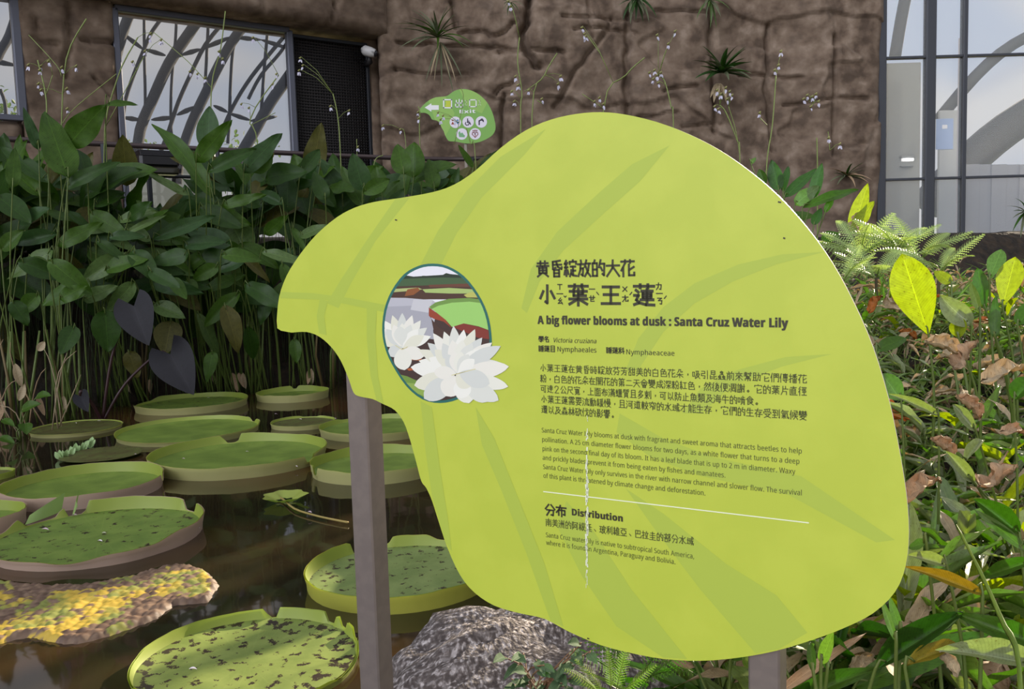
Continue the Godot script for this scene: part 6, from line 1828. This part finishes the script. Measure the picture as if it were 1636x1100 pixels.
	mm.mesh = leaf_mesh(1.0, 0.10, 0.4, 0.6, 0.8, 0.04, 0.9, 2)
	mm.instance_count = at_.size() / 2
	for i in mm.instance_count:
		var tr: Transform3D = at_[i * 2]
		mm.set_instance_transform(i, aim(tr.origin + Vector3(0.05, rng.randf_range(0.0, 0.22), 0.04), Vector3(rng.randf_range(-1, 1), rng.randf_range(-0.5, 0.7), rng.randf_range(-1, 1)), Vector3(0, 1, 0.3), rng.randf_range(0.08, 0.26)))
	mi = MultiMeshInstance3D.new()
	mi.multimesh = mm
	mi.material_override = greens["tan"]
	mi.name = "dry_litter"
	add_child(mi, true)
	tag(mi, "fine dry tan litter scattered through the right-hand tangle", "litter", "", "stuff")
	var white_fern = greens["fern"]
	for e in [["sunlit fern with bright fronds left of the pavilion's first mullion", 1434, 384, 6.0, 9, 0.36, 1], ["fern with silvery drooping fronds above the sign's right edge", 1372, 396, 6.2, 10, 0.44, 2], ["low fern below the pavilion's left pane", 1400, 432, 5.6, 9, 0.36, 3], ["fern leaning towards the lit mullion", 1470, 398, 6.0, 8, 0.36, 4], ["small fern right beside the sign's curved edge", 1345, 436, 5.4, 7, 0.3, 5], ["thin arching fern in front of the dark plinth", 1500, 420, 5.4, 6, 0.32, 6]]:
		var f = fern(e[0], e[1], e[2], e[3], e[4], e[5], white_fern, Vector3(-0.2, 0.1, 0.3), e[6])
		var g = ground_at(f.position)
		f.position.y = lerpf(f.position.y, g.y, 0.12)
		put(tube([g - f.position - Vector3(0, 0.03, 0), Vector3.ZERO], [0.012, 0.008], 6), "rootstock", mat(c8(70, 60, 40), 0.9), f)
	build_front()

func crumpled(k: int) -> ArrayMesh:
	# a withered leaf: rolled lengthwise, twisted and crinkled
	var key = ["crumpled", k]
	if shared.has(key): return shared[key]
	var n = FastNoiseLite.new()
	n.seed = 300 + k
	n.frequency = 2.2
	var f = func(u, v):
		var half = 0.26 * pow(maxf(0.0, sin(PI * pow(v, 0.8))), 0.6)
		var roll = (u * 2.0 - 1.0) * lerpf(0.8, 2.1, fposmod(k * 0.37 + v * 0.5, 1.0))
		var r = half / 1.1
		var p = Vector3(sin(roll) * r, v, (1.0 - cos(roll)) * r)
		var a = [0.8, -1.2, 1.6, -0.5, 2.2][k] * v
		p = Vector3(p.x * cos(a) - p.z * sin(a), p.y, p.x * sin(a) + p.z * cos(a))
		p += Vector3(n.get_noise_3d(u * 1.4, v * 2.0, 1.0), 0.4 * n.get_noise_3d(u * 1.4, v * 2.0, 5.0), n.get_noise_3d(u * 1.4, v * 2.0, 9.0)) * 0.16
		p.z += [0.2, -0.15, 0.35, 0.1, -0.3][k] * sin(PI * v)
		return p
	shared[key] = grid_mesh(8, 14, f)
	return shared[key]

func build_front():
	# boulder at the water's edge and what grows before it
	var stone = tri_mat(noise_tex(51, 0.045, [c8(64, 55, 52), c8(90, 81, 77), c8(108, 99, 95), c8(196, 188, 186)], [0.35, 0.52, 0.6, 0.74], 512), 2.0, 0.85, noise_tex(52, 0.06, [Color.BLACK, Color.WHITE], [0.2, 0.8], 512), 0.5)
	var c = at(826, 1090, 2.4)
	c.y = 0.0
	var peak = at(790, 966, 2.45).y
	var n3 = FastNoiseLite.new()
	n3.seed = 12
	n3.frequency = 1.4
	n3.fractal_octaves = 5
	var rock = grid_mesh(64, 32, func(u, v):
		var a = TAU * u
		var e = PI * (v - 0.5)
		var d = Vector3(cos(a) * cos(e), sin(e), sin(a) * cos(e))
		# squared-off boulder
		var k = 1.0 / pow(pow(absf(d.x), 3.0) + pow(absf(d.y), 3.0) + pow(absf(d.z), 3.0), 0.33)
		k *= 1.0 + 0.20 * n3.get_noise_3d(d.x, d.y, d.z) + 0.05 * n3.get_noise_3d(d.x * 4, d.y * 4, d.z * 4)
		return Vector3(d.x * 0.42 * k + 0.06 * d.y, d.y * peak * 0.92 * k, d.z * 0.34 * k))
	var o = put(rock, "boulder", stone, null, Transform3D(Basis(Vector3.UP, 0.3), c))
	tag(o, "grey speckled boulder at the water's edge below the sign", "rock")
	fern("small bright green fern in front of the boulder", 978, 1110, 1.72, 7, 0.105, greens["young"], Vector3(0, 0.9, 0.2), 21)
	fern("dim fern half hidden under the sign's lower edge", 1010, 1090, 1.9, 7, 0.2, greens["mid"], Vector3(0.3, 0.4, 0.2), 22)
	var root = at(860, 1115, 1.8)
	root.y = maxf(root.y, 0.0)
	var s = thing("creeping_seedling", root, "small creeper with rounded blue-green leaflets in front of the boulder", "plant")
	var leaflets = [[340, 300], [388, 300], [440, 322], [366, 345], [450, 368], [396, 376], [500, 362], [482, 422], [336, 408], [410, 424], [540, 382], [556, 424], [592, 404], [308, 312], [604, 276], [602, 330], [600, 312], [640, 250], [676, 286], [350, 432], [520, 402], [430, 400], [572, 440], [612, 345], [470, 345]]
	for i in leaflets.size():
		var x = 700 + leaflets[i][0] / 2.82
		var y = 940 + leaflets[i][1] / 2.82
		var b = at(x, y, 1.8 + 0.03 * sin(i))
		var t = at(x + [19, -16, 14, -19][i % 4], y + [10, -6, 15, 5][i % 4], 1.74)
		leaf_on(s, root, b, t, 15.0 / FOCAL * 1.8, greens["leaflet"], i % 4, EYE - b + Vector3(0, 1.2, 0), 0.0022, mat(c8(120, 90, 66), 0.6))
	# dark ground plants below the sign
	for i in 14:
		var x = 1135 + i * 17 + rng.randf_range(-6, 6)
		var p = ground_at(at(x, 900, rng.randf_range(1.75, 2.3)))
		if p.x < 0.25: p.x = 0.25
		var q = thing("strap_leaf_plant", p, "strap-leaved plant in the shade under the sign, between boulder and right post", "plant", "strap-leaved plants in the shade under the sign")
		for k in 6:
			var ang = rng.randf() * TAU
			var l = rng.randf_range(0.16, 0.3)
			var bse = p + Vector3(cos(ang) * 0.05, rng.randf_range(0.05, 0.35), sin(ang) * 0.05)
			leaf_on(q, p, bse, bse + Vector3(cos(ang), rng.randf_range(-0.2, 1.0), sin(ang) * 0.6).normalized() * l, l * rng.randf_range(0.1, 0.28), greens[["dark", "mid", "young", "dead"][k % 4]], k, Vector3(0, 1, 0.8), 0.005)
func _ready():
	rng.seed = 7
	fn_a.seed = 5
	fn_a.frequency = 0.02
	fn_a.fractal_octaves = 3
	fn_b.seed = 8
	fn_b.frequency = 0.03
	fn_b.fractal_octaves = 3
	var pitch = deg_to_rad(-5.2)
	cam_basis = Basis(Vector3.RIGHT, pitch) * Basis(Vector3.BACK, deg_to_rad(-1.72))
	var cam = Camera3D.new()
	cam.name = "camera"
	cam.fov = rad_to_deg(2.0 * atan(550.0 / FOCAL))
	cam.near = 0.05
	cam.far = 400
	cam.transform = Transform3D(cam_basis, EYE)
	cam.current = true
	add_child(cam)
	var sun_to = Vector3(0.759, 0.4915, -1.05).normalized()
	var sun = DirectionalLight3D.new()
	sun.name = "sun"
	sun.basis = Basis.looking_at(-sun_to)
	sun.light_color = Color(1.0, 0.93, 0.82)
	sun.light_energy = 11.0
	sun.light_angular_distance = 0.6
	sun.shadow_enabled = true
	add_child(sun)
	var we = WorldEnvironment.new()
	we.name = "surroundings"
	var env = Environment.new()
	env.background_mode = Environment.BG_SKY
	env.sky = Sky.new()
	env.sky.sky_material = sky(sun_to)
	env.tonemap_mode = Environment.TONE_MAPPER_LINEAR
	env.tonemap_exposure = 0.415
	env.sdfgi_enabled = true
	env.ssao_enabled = true
	env.ssil_enabled = true
	we.environment = env
	add_child(we)
	build_ground()
	build_walls()
	build_facade()
	build_pond()
	build_sign()
	exit_sign()
	plant_materials()
	build_hedge()
	build_flower_stalks()
	build_wall_plants()
	build_right()

func sky(sun_to: Vector3) -> PanoramaSkyMaterial:
	# hazy bright sky with soft broken cloud and the brightness of thin cloud round the sun
	var w = 512
	var h = 256
	var im = Image.create(w, h, false, Image.FORMAT_RGBF)
	var n = FastNoiseLite.new()
	n.seed = 3
	n.frequency = 1.6
	n.fractal_octaves = 5
	for j in h:
		var lat = PI * (0.5 - (j + 0.5) / h)
		for i in w:
			var lon = TAU * ((i + 0.5) / w - 0.5)
			var d = Vector3(sin(lon) * cos(lat), sin(lat), -cos(lon) * cos(lat))
			var base = Color(0.74, 0.86, 1.12).lerp(Color(0.92, 0.97, 1.08), pow(1.0 - clampf(d.y, 0, 1), 3.0))
			var c = clampf(0.5 + 0.9 * n.get_noise_3d(d.x / (d.y + 0.35) * 1.2, d.y, d.z / (d.y + 0.35) * 1.2), 0, 1)
			c = smoothstep(0.2, 0.75, c)
			base = base.lerp(Color(1.14, 1.12, 1.12), c)
			var g = d.dot(sun_to)
			var k = 1.45 * (1.0 + 4.0 * pow(maxf(g, 0.0), 40.0) + 4.5 * pow(maxf(g, 0.0), 9.0))
			if d.y < 0: base = Color(0.22, 0.22, 0.18)
			if d.y < 0: k = 1.0
			im.set_pixel(i, j, Color(base.r * k, base.g * k, base.b * k))
	var m = PanoramaSkyMaterial.new()
	m.panorama = ImageTexture.create_from_image(im)
	return m
